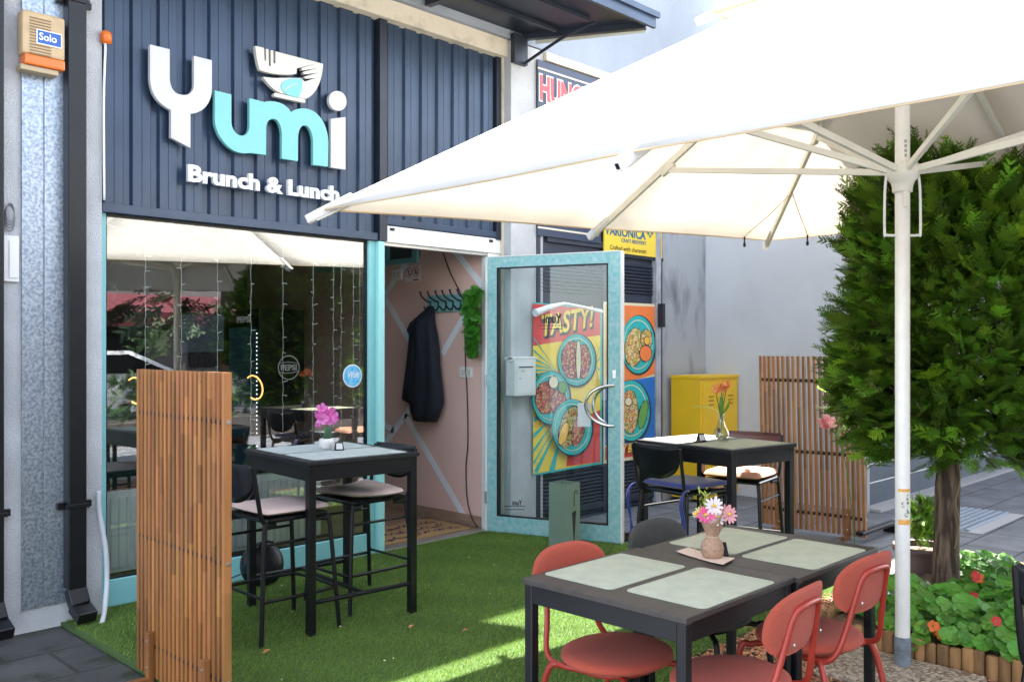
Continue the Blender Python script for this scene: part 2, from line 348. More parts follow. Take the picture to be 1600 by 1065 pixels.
hd = MB()
for x in (4.14, 5.16): part(MB().box((x, FY - .036, 2.385), (x + .04, FY - .029, 2.405)), 'vent_slot', black)
part(MB().box((5.16, FY - .02, 0), (5.29, FY + .06, 2.297)), 'door_jamb', whitep, bevel=.003)
part(MB().box((4.10, FY - .03, .0), (5.16, FY + .08, .032)), 'threshold', alu, bevel=.003)
# interior shell
FL = .03
part(MB().box((2.0, FY + .081, .0), (5.6, 9.3, FL)), 'interior_floor', planks)
PX = 5.20
pink = mat('pink_wall', (.78, .53, .46), .8, var=.03, vscale=2)
part(MB().box((PX, FY + .2, FL), (PX + .15, 9.3, 3.1)).box((PX, FY + .06, FL), (PX + .15, FY + .199, 2.4)), 'pink_wall', pink)
dkwall = mat('dark_interior', (.055, .05, .048), .8, var=.1, vscale=2)
part(MB().box((2.0, 9.301, FL), (5.6, 9.4, 3.1)), 'rear_wall', dkwall)
part(MB().box((1.9, 5.751, 0), (1.999, 9.4, 3.1)), 'side_wall', dkwall)
part(MB().box((2.0, FY + .2, 3.101), (5.6, 9.4, 3.2)), 'interior_ceiling', mat('ceil', (.25, .24, .23), .9))
part(MB().box((PX - .014, FY + .09, FL), (PX - .001, 9.3, FL + .085)), 'baseboard', mat('baseboard_wood', (.36, .24, .17), .5, var=.15, vscale=6, stretch=(1, 1, 6)), bevel=.002)
# painted lines on the pink wall
def wallpt(px, py): return W(px, py, X=PX - .003)
ml = MB()
for a, b in (((641, 400), (600, 463)), ((600, 463), (654, 556)), ((709, 390), (756, 449)), ((731, 484), (691, 553)), ((744, 535), (757, 560)), ((650, 624), (598, 697)), ((590, 656), (615, 672)), ((633, 648), (726, 808))):
    A = wallpt(*a); B = wallpt(*b); d = (B - A).normalized(); sd = d.cross(Vector((1, 0, 0))) * .030
    part(MB().quad(A - sd, A + sd, B + sd, B - sd), 'painted_line', mat('lilac_paint', (.80, .82, .85), .7), solid=.002)
# right door leaf
hp = Vector((5.155, FY - .03, 0)); op_ = W(971, 853, Z=.0); op_.z = 0
dv = (op_ - hp); DL = dv.length; dv.normalize(); dn = Vector((dv.y, -dv.x, 0))    # dn faces -X (towards the viewer)
if dn.x > 0: dn = -dn
def D(s, z, n=0): return hp + dv * s + dn * n + Vector((0, 0, z))
DH = 2.255
def dbox(mb, s0, s1, z0, z1, n0=-.022, n1=.022):
    q = [D(s0, z0, n0), D(s1, z0, n0), D(s1, z0, n1), D(s0, z0, n1), D(s0, z1, n0), D(s1, z1, n0), D(s1, z1, n1), D(s0, z1, n1)]
    return mb.add(q, [(0, 3, 2, 1), (4, 5, 6, 7), (0, 1, 5, 4), (1, 2, 6, 5), (2, 3, 7, 6), (3, 0, 4, 7)])
gd = empty('glass_door', hp, 'open glazed door with a scuffed turquoise frame and curved steel pulls', 'door')
fr = MB(); dbox(fr, 0, .085, .02, DH); dbox(fr, DL - .10, DL, .02, DH); dbox(fr, .085, DL - .10, .02, .155); dbox(fr, .085, DL - .10, DH - .085, DH)
dfr = fr.build('door_frame', tealw, gd, bevel=.003)
e = MB(); dbox(e, DL + .0005, DL + .014, .02, DH, -.026, .026); dbox(e, -.016, -.0005, .02, DH, -.03, .03); dbox(e, 0, DL, DH + .0005, DH + .008, -.026, .026); e.build('edge_strip', whitep, gd)
g = MB()
for s0, s1, z0, z1 in ((.085, .1, .155, DH - .085), (DL - .112, DL - .1, .155, DH - .085), (.1, DL - .112, .155, .163), (.1, DL - .112, DH - .095, DH - .085)): dbox(g, s0, s1, z0, z1, -.019, .0235)
g.build('gasket', black, gd)
g = MB(); dbox(g, .1, DL - .112, .163, DH - .095, -.003, .003); g.build('door_pane', dglass, gd)
for z in (.25, 1.2, 2.05): MB().tube([D(-.012, z, .03), D(-.012, z + .1, .03)], .011).build('hinge', alu, gd)
# C-shaped pulls
def cpull(n):
    s0 = DL - .05; zc = W(965, 634, Y=op_.y).z; r = .155; pts = [D(s0, zc + r, n * .024)]
    for k in range(17):
        a = PI / 2 + PI * k / 16; pts.append(D(s0 - .02 + .19 * math.cos(a) * 1.0, zc + r * math.sin(a), n * (.024 + .055 * math.sin(PI * min(1, max(0, k / 16)) ** .7) + .01)))
    pts.append(D(s0, zc - r, n * .024)); return MB().tube(pts, .0125, 12)
cpull(1).build('pull_handle', steel, gd, smooth=True, autosm=50); cpull(-1).build('pull_handle', steel, gd, smooth=True, autosm=50)
lk = MB(); dbox(lk, DL - .065, DL - .035, 1.335 - .05, 1.335 + .015, .0225, .026); lk.build('lock_plate', alu, gd, bevel=.004)
# black decals on the door glass, read from inside so they show reversed here
dec = MB(); decm = mat('decal_black', (.012, .012, .012), .5)
c0 = W(877, 488, Y=FY); 
def sdoor(px):     # distance along the door of an image column
    u = (px - 800) / FPX; d = Vector((CC + SS * u, SS - CC * u, 0)); t = (hp.x * dv.y - hp.y * dv.x) / (d.x * dv.y - d.y * dv.x); q = d * t; return (q - hp).dot(dv), t
def DP(px, py, n=.004): s_, t = sdoor(px); return D(s_, EYE + (543 - py) / FPX * t, n)
def dtext(mb, s, pxr, pxl, py0, py1, bold=0):
    a = DP(pxr, py1); b = DP(pxl, py1); c = DP(pxr, py0); text(mb, s, a, (b - a), (0, 0, 1), (b - a).length, (c - a).z, bold)
dtext(dec, 'Yumi', 878, 850, 490, 505, .03)
for y0, x1, x2 in ((509, 843, 886), (514, 846, 880)):
    for k in range(9):
        xa = x1 + (x2 - x1) * k / 9; p = DP(xa, y0); q = DP(xa + (x2 - x1) / 13, y0); dec.quad(p, q, q + Vector((0, 0, .006)), p + Vector((0, 0, .006)))
dtext(dec, 'Yumi', 816, 801, 781, 789, .03)
for y0, x1, x2 in ((791, 788, 822), (796, 790, 820)):
    for k in range(10):
        xa = x1 + (x2 - x1) * k / 10; p = DP(xa, y0); q = DP(xa + (x2 - x1) / 13, y0); dec.quad(p, q, q + Vector((0, 0, .006)), p + Vector((0, 0, .006)))
dec.build('lettering', decm, gd, solid=.0008)
p = [DP(903, 666), DP(923, 666), DP(923, 629), DP(903, 629)]
MB().poly(p, dn * .001).build('paper_sheet', mat('paper', (.6, .64, .66), .7), gd)

# ------------------------------------------------------------------ sign
SZ = 3.55
def S(p, d=0): return F(180 + p[0] / SZ, 40 + p[1] / SZ, -.075 + d)
sign = empty('shop_sign', (3.0, FY - .05, 2.5), 'large white and turquoise raised Yumi lettering with bowl emblem on navy cladding', 'sign')
def sgn(cmds, name, m, front=0, th=.03, bv=.0015):
    P = [F(180 + p[0] / SZ, 40 + p[1] / SZ, -.085 - front) for p in svg(cmds)]
    return MB().poly(P, (0, th, 0)).build(name, m, sign, bevel=bv)
sgn([('M', (193, 105)), ('L', (303, 132)), ('L', (303, 290)), ('C', (305, 350), (330, 382), (375, 385)), ('C', (415, 388), (437, 365), (437, 325)), ('L', (437, 168)), ('L', (537, 193)), ('L', (537, 350)), ('C', (537, 430), (490, 485), (418, 490)), ('L', (418, 680)), ('L', (310, 622)), ('L', (310, 470)), ('C', (230, 430), (193, 370), (193, 280))], 'letter_y', lgrey)
sgn([('M', (553, 360)), ('L', (645, 382)), ('L', (645, 535)), ('C', (648, 585), (680, 612), (705, 611)), ('C', (733, 608), (745, 585), (745, 548)), ('L', (745, 403)), ('L', (828, 424)), ('C', (880, 410), (950, 430), (975, 480)), ('C', (1010, 452), (1080, 450), (1120, 490)), ('C', (1165, 530), (1183, 600), (1183, 650)), ('L', (1181, 783)), ('L', (1098, 773)), ('L', (1098, 640)), ('C', (1092, 585), (1075, 555), (1052, 554)), ('C', (1027, 553), (1015, 590), (1015, 630)), ('L', (1014, 753)), ('L', (925, 738)), ('L', (925, 600)), ('C', (920, 550), (905, 520), (877, 518)), ('C', (848, 518), (838, 545), (838, 575)), ('L', (837, 718)), ('L', (750, 706)), ('C', (700, 717), (650, 700), (610, 655)), ('C', (570, 610), (553, 560), (553, 520))], 'letters_u_m', signteal)
sgn([('M', (1197, 517)), ('L', (1278, 508)), ('L', (1278, 800)), ('L', (1197, 787))], 'letter_i', lgrey)
sgn([('M', (1186, 412)), ('C', (1186, 380), (1208, 361), (1235, 363)), ('C', (1262, 366), (1284, 390), (1284, 424)), ('C', (1284, 455), (1262, 476), (1235, 473)), ('C', (1208, 470), (1186, 445), (1186, 412))], 'letter_dot', lgrey)
bowlm = mat('sign_ivory', (.58, .56, .50), .45)
sgn([('M', (777, 113)), ('L', (826, 125)), ('L', (828, 186)), ('C', (829, 200), (838, 200), (838, 188)), ('L', (837, 130)), ('L', (850, 132)), ('L', (852, 216)), ('C', (854, 230), (864, 230), (864, 217)), ('L', (863, 137)), ('L', (877, 140)), ('L', (878, 204)), ('C', (880, 215), (890, 214), (889, 204)), ('L', (889, 144)), ('L', (1153, 213)), ('C', (1152, 290), (1120, 385), (1058, 407)),
     ('L', (915, 374)), ('C', (865, 350), (840, 315), (820, 285)), ('L', (870, 291)), ('L', (1030, 291)), ('L', (1052, 311)), ('L', (1116, 290)), ('L', (1060, 295)), ('C', (1046, 293), (1046, 283), (1058, 281)), ('L', (1128, 262)), ('L', (1054, 271)), ('C', (1040, 268), (1040, 258), (1050, 255)), ('L', (1128, 236)), ('L', (1042, 249)), ('C', (1030, 246), (1030, 237), (1040, 234)), ('L', (1105, 214)), ('L', (1008, 238)), ('L', (1006, 268)), ('C', (950, 280), (860, 270), (803, 248)), ('C', (790, 215), (780, 160), (777, 113))], 'bowl_emblem', bowlm, bv=0)
sgn([('M', (921, 345)), ('C', (917, 305), (955, 288), (1036, 296)), ('C', (1046, 340), (1032, 380), (1016, 400)), ('C', (955, 390), (925, 372), (921, 345))], 'leaf_emblem', signteal, .006, .01)
sgn([('M', (938, 362)), ('C', (960, 330), (990, 325), (1012, 320)), ('L', (1012, 323)), ('C', (990, 330), (962, 338), (941, 366))], 'leaf_vein', bowlm, .009, .01)
sgn([('M', (880, 383)), ('C', (880, 372), (890, 372), (898, 375)), ('L', (1045, 405)), ('C', (1058, 410), (1058, 424), (1052, 430)), ('L', (892, 396)), ('C', (882, 394), (880, 390), (880, 383))], 'bowl_foot', bowlm)
a = F(180 + 401 / SZ, 40 + 866 / SZ, -.08); b = F(180 + 1237 / SZ, 40 + 975 / SZ, -.08)
tb = MB(); text(tb, 'Brunch & Lunch', (a.x, a.y, a.z), (1, 0, 0), (0, 0, 1), b.x - a.x, F(180 + 401 / SZ, 40 + 770 / SZ, -.08).z - a.z, .035, .03)
tb.build('small_lettering', white, sign)

# ------------------------------------------------------------------ canopy above the front
can = empty('metal_canopy', (3, 5.2, 4.0), 'dark navy sloping sheet metal canopy above the shopfront', 'canopy')
CX1 = 5.50; CXO = 5.95; YO = 4.27
def cz(y): return 4.13 - (5.22 - y) * .02
MB().add([(-2, 5.22, cz(5.22)), (CX1, 5.22, cz(5.22)), (CXO, YO, cz(YO)), (-2, YO, cz(YO)), (-2, 5.22, cz(5.22) + .03), (CX1, 5.22, cz(5.22) + .03), (CXO, YO, cz(YO) + .03), (-2, YO, cz(YO) + .03)], [(0, 1, 2, 3), (7, 6, 5, 4), (0, 4, 5, 1), (1, 5, 6, 2), (2, 6, 7, 3), (3, 7, 4, 0)]).build('roof_sheet', navyd, can)
MB().box((-2, YO - .03, cz(YO) - .04), (CXO + .02, YO, cz(YO) + .07)).build('front_fascia', navy, can, bevel=.004)
MB().box((-2, YO - .055, cz(YO) + .04), (CXO + .04, YO - .031, cz(YO) + .085)).build('gutter_lip', navy, can)
for x, xo in ((5.44, 5.89), (4.4, 4.4), (3.2, 3.2), (1.9, 1.9), (.6, .6)):
    MB().rbar((x, 5.2, cz(5.2) - .03), (xo, YO + .01, cz(YO) - .03), .05, .05).build('rafter', navyd, can)
for y in (4.55, 4.9): MB().rbar((-2, y, cz(y) - .022), (CX1, y, cz(y) - .022), .03, .03).build('purlin', navyd, can)
MB().box((5.3, 5.17, 3.86), (5.46, 5.215, 4.1)).build('wall_bracket', navyd, can, bevel=.003)
MB().tube(smoothpath([(5.42, 5.17, 3.87), (5.43, 4.95, 3.94), (5.43, 4.7, 4.0), (5.46, 4.45, 4.04)], 5), .013).build('brace', navyd, can)
MB().rbar((5.53, 5.15, cz(5.15) - .05), (5.93, 4.31, cz(4.31) - .04), .012, .05).build('light_strip', mat('pale_strip', (.5, .52, .45), .6), can)

# ------------------------------------------------------------------ left pillar fittings
YP = 5.22
def L(px, py, d=0): return W(px, py, Y=YP - d)
fl = MB(); x0, x1 = L(35, 500).x, L(100, 500).x; xm = L(67, 500).x
fl.box((x0, YP - .012, .13), (xm - .004, YP - .003, 8)).box((xm + .004, YP - .012, .13), (x1, YP - .003, 8)).box((xm - .006, YP - .004, .13), (xm + .006, YP - .002, 8))
fl.box((x0 - .008, YP - .018, .13), (x0, YP - .001, 8)).box((x1, YP - .018, .13), (x1 + .008, YP - .001, 8))
flo = fl.build('metal_flashing', zinc, bevel=.002, label='tall galvanised steel flashing strip on the left pillar', cat='flashing')
rv = MB()
for py in (300, 480, 600, 690, 790):
    for px in (40, 95): p = L(px, py + (px * 7) % 23, .013); MB().lathe([(.006, 0), (.004, .004), (0, .005)], p, 8, M=Matrix.Rotation(PI / 2, 4, 'X')).build('rivet', alu, flo)
def downpipe(px0, px1, label, group):
    x0, x1 = L(px0, 500, .1).x, L(px1, 500, .1).x; xm = (x0 + x1) / 2
    t = empty('downpipe', (xm, YP - .05, .0), label, 'drainpipe', group)
    MB().box((x0, YP - .09, .21), (x1, YP - .012, 8)).build('pipe', black, t, bevel=.006)
    for z in (3.41, .66):
        MB().box((x0 - .015, YP - .098, z - .012), (x1 + .015, YP - .091, z + .012)).box((x0 - .04, YP - .04, z - .018), (x0 - .001, YP - .012, z + .018)).box((x1 + .001, YP - .04, z - .018), (x1 + .045, YP - .012, z + .018)).build('clamp', black, t, bevel=.003)
    mb = MB(); mb.rbar((xm, YP - .05, .21), (xm + .01, YP - .09, .12), x1 - x0 + .004, .07, up=(0, 1, 0)); mb.rbar((xm + .01, YP - .07, .115), (xm + .02, YP - .18, .065), x1 - x0 + .006, .065); mb.build('outlet_shoe', black, t, bevel=.006)
downpipe(108, 137, 'black square drainpipe right of the galvanised flashing', 'black drainpipes'); 
downpipe(-22, 8, 'black square drainpipe cut off by the left edge of the picture', 'black drainpipes')
# alarm siren box
ab = empty('alarm_box', L(65, 110, .03), 'faded beige siren box with orange light strip high on the left pillar', 'alarm')
x0, x1 = L(34, 60, .09).x, L(101, 60, .09).x; zt, zb = W(60, 20, Y=YP - .09).z, W(60, 104, Y=YP - .09).z
MB().box((x0, YP - .10, zb + .055), (x1, YP - .013, zt)).build('housing', mat('beige_plastic', (.50, .36, .20), .5, var=.1, vscale=10), ab, bevel=.012)
mo = MB()
for k in range(15): z = zt - .04 - k * .0155; mo.box((x0 + .035, YP - .1035, z), (x0 + .14, YP - .1005, z + .006))
mo.build('louvre', mat('beige_dark', (.24, .16, .08), .6), ab)
MB().box((x0 + .01, YP - .108, zb), (x1 - .002, YP - .013, zb + .054)).build('light_strip', mat('orange_plastic', (.75, .16, .02), .25), ab, bevel=.008)
MB().box((x0 - .005, YP - .09, zb - .03), (x1 - .03, YP - .014, zb - .001)).build('back_plate', mat('beige_plastic2', (.42, .33, .2), .5), ab, bevel=.004)
sx0, sx1 = L(57, 60, .105).x, L(97, 60, .105).x; sz0, sz1 = W(75, 72, Y=YP - .105).z, W(75, 49, Y=YP - .105).z
MB().box((sx0, YP - .1055, sz0), (sx1, YP - .1036, sz1)).build('sticker', white, ab)
MB().box((sx0 + .006, YP - .1072, sz0 + .006), (sx1 - .006, YP - .1058, sz1 - .006)).build('sticker_panel', mat('sticker_blue', (.02, .10, .38), .4), ab)
t = MB(); text(t, 'Solo', (sx0 + .012, YP - .1082, sz0 + .022), (1, 0, 0), (0, 0, 1), .088, .04, .02); t.build('sticker_text', white, ab)
# orange beacon, white cable, hose, boxes
ob = L(161, 60); MB().lathe([(.0, -.035), (.03, -.03), (.032, .02), (.02, .035), (0, .04)], (2.035, 5.20, ob.z), 14).build('beacon_lamp', mat('orange_plastic', (.75, .16, .02), .25), smooth=True, label='small orange beacon on the pillar edge beside the cladding', cat='lamp')
MB().tube(smoothpath([(2.025, 5.20, ob.z - .02), (2.031, 5.2, 3.2), (2.022, 5.2, 2.9), (2.025, 5.2, 2.35)]), .007).build('white_cable', white, smooth=True, label='thin white cable running down the pillar from the orange beacon', cat='cable')
MB().tube(smoothpath([(1.99, 5.19, .72), (1.995, 5.19, .6), (2.02, 5.17, .4), (2.02, 5.15, .22), (1.98, 5.08, .08), (1.95, 5.04, .02)]), .014, 10).build('drain_hose', mat('hose', (.5, .52, .55), .4), smooth=True, label='short grey white drain hose bending down to the ground by the pillar', cat='hose')
mbx = empty('meter_box', L(10, 405), 'small white cover plate between the black drainpipe and the flashing', 'utility box')
MB().box((L(4, 400).x, YP - .02, W(10, 440, Y=YP).z), (L(28, 400).x, YP - .001, W(10, 368, Y=YP).z)).build('cover', whitep, mbx, bevel=.003)
MB().box((L(12, 400).x, YP - .026, W(10, 434, Y=YP).z), (L(25, 400).x, YP - .021, W(10, 376, Y=YP).z)).build('flap', whitep, mbx, bevel=.002)
cb = MB()
for k in range(4):
    cc_ = L(16, 332 + k * 3, .03); cb.tube([(cc_.x + .02 * math.cos(a) * (1 + .1 * k), cc_.y + .004 * k, cc_.z + .05 * math.sin(a) * (1 + .12 * k)) for a in np.linspace(0, 2 * PI, 14)], .003, 5, close=True)
cb.build('coiled_cable', mat('cable_grey', (.2, .2, .22), .5), label='coil of thin grey wires on the pillar at far left', cat='cable')

# ------------------------------------------------------------------ NEIGHBOUR SHOP
NY = 5.24
def N(px, py, d=0): return W(px, py, Y=NY - d)
nb = empty('neighbour_building', (6.6, 5.3, 0), 'navy shuttered shop unit with pale render between the cafe and the grey side wall', 'building')
navyn = mat('navy_shutter', (.030, .038, .062), .45, .1, var=.1, vscale=4)
MB().box((5.701, NY, .0), (7.38, NY + .4, 3.965)).build('shutter_wall', navyn, nb)
MB().box((5.701, NY - .06, 3.966), (8.3, NY + .4, 4.035)).build('ledge', cream, nb)
MB().box((5.701, NY - .02, 4.036), (8.3, NY - .016, 4.064)).box((7.381, NY + .02, 0), (8.3, NY + .4, 3.965)).build('render_wall', concd, nb, label='weathered grey render stained dark towards the corner')
MB().box((7.30, NY - .055, 0.0), (7.38, NY - .001, 3.965)).build('edge_post', mat('edge_post', (.36, .37, .40), .9, var=.2, vscale=6, bump=.4), nb)
def louvre(px0, px1, py0, py1, step):
    mb = MB(); x0, x1 = N(px0, py0).x, N(px1, py0).x; z0, z1 = N(px1, py1).z, N(px0, py0).z; z = z0
    while z < z1:
        mb.add([(x0, NY - .006, z), (x1, NY - .006, z), (x1, NY - .022, z + step * .35), (x0, NY - .022, z + step * .35), (x0, NY - .006, z + step * .8), (x1, NY - .006, z + step * .8)], [(0, 1, 2, 3), (3, 2, 4 + 1, 4)]); z += step
    return mb
for a in ((836, 944, 404, 462, .032), (958, 1022, 413, 462, .032), (836, 944, 735, 812, .032), (948, 1024, 722, 792, .032)): louvre(*a).build('louvre_panel', navyn, nb)
mb = MB()
for px in (835, 939, 1027): x = N(px, 500).x; mb.box((x, NY - .03, 0.02), (x + .045, NY - .001, 3.8))
for zz in (2.43, 0.06): mb.box((5.75, NY - .028, zz), (7.33, NY - .002, zz + .06))
mb.build('shutter_frame', navyn, nb, bevel=.002)
MB().box((7.32, NY - .12, 1.72), (7.36, NY - .061, 2.15 - .2)).build('hinge_block', navyd, nb)
# hungry sign board
hs = empty('name_board', (6.2, NY, 2.5), 'navy board with big red outlined lettering behind the parasol', 'sign')
x0, x1 = N(834, 200).x, N(933, 200).x
MB().box((x0, NY - .045, 2.47), (x1, NY - .031, 3.955)).build('board', mat('board_navy', (.03, .045, .085), .4), hs)
yb = NY - .048
b_ = MB()
for a in ((x0 + .0, x1 - .03, 3.875, 3.89), (x0, x1 - .03, 2.53, 2.545), (x1 - .045, x1 - .03, 2.53, 3.89)): b_.box((a[0], yb - .001, a[2]), (a[1], yb + .0025, a[3]))
b_.build('border', mat('board_cream', (.7, .64, .5), .5), hs)
pz = N(836, 158).z; ph = N(836, 118).z - pz
t = MB(); text(t, 'HUNGRY', (x0 + .010, yb - .001, pz - .014), (1, 0, 0), (0, 0, 1), .82, ph + .028, .075, .004); t.build('letter_outline', white, hs)
t = MB(); text(t, 'HUNGRY', (x0 + .022, yb - .006, pz), (1, 0, 0), (0, 0, 1), .796, ph, .03, .004); t.build('lettering', mat('board_red', (.72, .09, .10), .5), hs)
MB().poly([N(842, 352, .05), N(884, 344, .05), N(886, 300, .05), N(846, 300, .05)], (0, .004, 0)).build('red_shape', mat('board_red', (.72, .09, .10), .5), hs)
# yellow brewery board
vs_ = empty('brewery_board', (7.0, NY, 2.4), 'yellow brewery board with blue lettering and a hop mark', 'sign')
x0, x1 = N(938, 400).x, N(1028, 400).x; zb = N(1028, 404).z; 
MB().box((x0, NY - .05, zb), (x1, NY - .031, zb + 1.1)).build('board', mat('board_yellow', (.80, .58, .05), .4), vs_, bevel=.003)
MB().box((x0 - .02, NY - .045, zb - .03), (x1 + .03, NY - .031, zb - .002)).build('frame', navyd, vs_)
bl = mat('board_blue', (.01, .13, .24), .5)
def nt_(s, px0, px1, pyb, pyt, m, par, bold=0, nm='lettering', d=.052, slant=0):
    A = N(px0, pyb, d); B = N(px1, pyb, d); H = N(px0, pyt, d).z - A.z; t = MB(); text(t, s, A, (1, 0, 0), (0, 0, 1), B.x - A.x, H, bold, 0, slant); return t.build(nm, m, par, solid=.001)
nt_('VARIONICA', 945, 1009, 366, 351, bl, vs_, .03); nt_('CRAFT BREWERY', 971, 1010, 378, 372, bl, vs_, .01); nt_('Crafted with character.', 953, 1011, 389, 382, black, vs_, .0)
hp_ = MB()
for i, (dx, dy) in enumerate(((0, 0), (-3, 4), (3, 4), (0, 8), (-3, 12), (3, 12), (-5, 8), (5, 8), (0, 16))):
    c = N(1016 + dx, 353 + dy, .052); hp_.poly([(c.x + .016 * math.cos(a), c.y, c.z + .016 * math.sin(a)) for a in np.linspace(0, 2 * PI, 9)[:-1]], (0, .001, 0))
hp_.build('hop_mark', bl, vs_)

# posters built from flat layers
ptc = {'red': (.72, .07, .065), 'yel': (.92, .66, .08), 'teal': (.025, .46, .44), 'dark': (.012, .03, .05), 'cream': (.78, .68, .46), 'orange': (.90, .22, .05), 'blue': (.012, .17, .55), 'amber': (.92, .52, .07), 'green': (.12, .35, .08)}
for k, v in ptc.items(): mat('ink_' + k, v, .5, var=.03, vscale=8)
def food(name, cols, scale):
    if name in MATS: return MATS[name]
    m = mat(name, cols[0], .5); n = m.node_tree.nodes; l = m.node_tree.links; b = n['Principled BSDF']
    tc = n.new('ShaderNodeTexCoord'); vo = n.new('ShaderNodeTexVoronoi'); vo.inputs['Scale'].default_value = scale; l.new(tc.outputs['Object'], vo.inputs[0])
    no = n.new('ShaderNodeTexNoise'); no.inputs['Scale'].default_value = scale * .8; no.inputs['Detail'].default_value = 3; l.new(tc.outputs['Object'], no.inputs[0])
    sp = n.new('ShaderNodeSeparateColor'); l.new(vo.outputs['Color'], sp.inputs[0])
    mr = n.new('ShaderNodeMath'); mr.operation = 'MULTIPLY_ADD'; l.new(no.outputs[0], mr.inputs[0]); mr.inputs[1].default_value = .5; mr.inputs[2].default_value = -.2
    ad = n.new('ShaderNodeMath'); ad.operation = 'ADD'; l.new(sp.outputs[0], ad.inputs[0]); l.new(mr.outputs[0], ad.inputs[1])
    cr = n.new('ShaderNodeValToRGB'); e = cr.color_ramp.elements; cr.color_ramp.interpolation = 'CONSTANT'; e[0].color = (*cols[0], 1); e[1].position = .3; e[1].color = (*cols[1], 1)
    for i, c in enumerate(cols[2:]): q = e.new(.5 + .18 * i); q.color = (*c, 1)
    l.new(ad.outputs[0], cr.inputs[0])
    ed = n.new('ShaderNodeTexVoronoi'); ed.feature = 'DISTANCE_TO_EDGE'; ed.inputs['Scale'].default_value = scale; l.new(tc.outputs['Object'], ed.inputs[0])
    th = n.new('ShaderNodeMath'); th.operation = 'GREATER_THAN'; l.new(ed.outputs[0], th.inputs[0]); th.inputs[1].default_value = .05
    mx = n.new('ShaderNodeMix'); mx.data_type = 'RGBA'; l.new(th.outputs[0], mx.inputs[0]); mx.inputs[6].default_value = (.10, .02, .02, 1); l.new(cr.outputs[0], mx.inputs[7]); l.new(mx.outputs[2], b.inputs['Base Color'])
    return m
f1 = food('food_pulled', [(.45, .09, .09), (.62, .20, .16), (.30, .05, .13), (.72, .42, .22)], 55)
f2 = food('food_chicken', [(.50, .07, .03), (.68, .20, .08), (.35, .05, .04), (.70, .35, .15)], 42)
f3 = food('food_salad', [(.75, .50, .08), (.80, .34, .10), (.35, .45, .08), (.85, .70, .35)], 48)
f4 = food('food_pasta', [(.72, .22, .05), (.80, .45, .12), (.25, .40, .08), (.75, .60, .35)], 50)
f5 = food('food_wrap', [(.50, .48, .10), (.72, .50, .15), (.45, .10, .05), (.65, .60, .30)], 50)
class Poster:
    def __init__(s, root, y): s.r = root; s.y = y; s.k = 0
    def P(s, px, py): return W(px, py, Y=s.y - .0015 * s.k)
    def lay(s, name, m, polys):
        s.k += 1; mb = MB()
        for pts in polys: mb.poly([s.P(*p) for p in pts], (0, .001, 0))
        return mb.build(name, m if not isinstance(m, str) else MATS['ink_' + m], s.r)
    def ell(s, cx, cy, rx, ry, n=36, rot=0):
        c, q = math.cos(rot), math.sin(rot); return [(cx + rx * math.cos(a) * c - ry * math.sin(a) * q, cy + rx * math.cos(a) * q + ry * math.sin(a) * c) for a in np.linspace(0, 2 * PI, n + 1)[:-1]]
    def plate(s, cx, cy, rx, ry, foods):
        s.lay('plate_outline', 'dark', [s.ell(cx + 1, cy + 1, rx + 1.6, ry + 2)]); s.lay('plate', 'teal', [s.ell(cx, cy, rx, ry)])
        s.lay('plate_line', 'cream', [s.ell(cx, cy, rx * .86, ry * .86)]); s.lay('plate_inner', 'teal', [s.ell(cx, cy, rx * .83, ry * .83)])
        for (fx, fy, fr, fz, m, ro) in foods:
            wob = [(x + random.uniform(-.8, .8), y + random.uniform(-.8, .8)) for x, y in s.ell(cx + fx, cy + fy, fr + 1, fz + 1, 26, ro)]
            s.lay('food_outline', 'dark', [wob]); s.lay('food_drawing', m, [s.ell(cx + fx, cy + fy, fr, fz, 26, ro)])
p1 = empty('food_poster', (6.2, NY, 1.2), 'comic style poster with yellow TASTY! lettering and three bowls behind the glass door', 'poster')
Q = Poster(p1, NY - .034)
def py_on(px, yl, yr, xl=833, xr=937): return yl + (px - xl) / (xr - xl) * (yr - yl)
Q.lay('sheet', 'teal', [[(833, 472), (941, 482), (941, 724), (833, 743)]])
Q.lay('backing_colour', 'yel', [[(833, 474), (938, 484), (938, 721), (833, 740)]])
Q.lay('red_field', 'red', [[(833, 474), (938, 484), (938, 523), (833, 540)]]); Q.lay('red_field', 'red', [[(885, 728), (938, 721), (938, 640), (893, 660)]])
rays = []
for k in range(9):
    a = R(100 + k * 14); a2 = a + R(4.5); o = (885, 640); L_ = 110
    q = []
    for aa in (a, a2): q.append((max(834, o[0] + L_ * math.cos(aa)), min(738, o[1] + L_ * math.sin(aa))))
    rays.append([(o[0] + 18 * math.cos(a + .03), o[1] + 18 * math.sin(a + .03)), q[0], q[1]])
for k in range(7):
    a = R(180 + k * 11 - 5); o = (870, 578); rays.append([(o[0], o[1]), (834, o[1] + 36 * math.tan(R(k * 13 - 55))), (834, o[1] + 36 * math.tan(R(k * 13 - 55)) + 3)])
for k in range(5): rays.append([(930, 570), (937, 540 + k * 18), (937, 543 + k * 18)])
Q.lay('rays', 'teal', rays)
dots = [Q.ell(836 + i * 3.6 + (j % 2) * 1.8, 645 + j * 3.4, .9, .9, 6) for i in range(7) for j in range(7)]
Q.lay('dots', 'red', dots)
def ptxt(Qp, s, x0, x1, yb_, yt, m, name, bold, rise=0, slant=0):
    Qp.k += 1; A = Qp.P(x0, yb_); B = Qp.P(x1, yb_); H = Qp.P(x0, yt).z - A.z; t = MB(); d = Vector((B.x - A.x, 0, rise)); text(t, s, A, d, (0, 0, 1), d.length, H, bold, 0, slant); return t.build(name, MATS['ink_' + m], Qp.r, solid=.0008)
ptxt(Q, 'TASTY!', 845, 928, 531, 495, 'dark', 'lettering_outline', .07, .10, .02)
ptxt(Q, 'TASTY!', 844, 925, 527, 492, 'yel', 'lettering', .02, .10, .02)
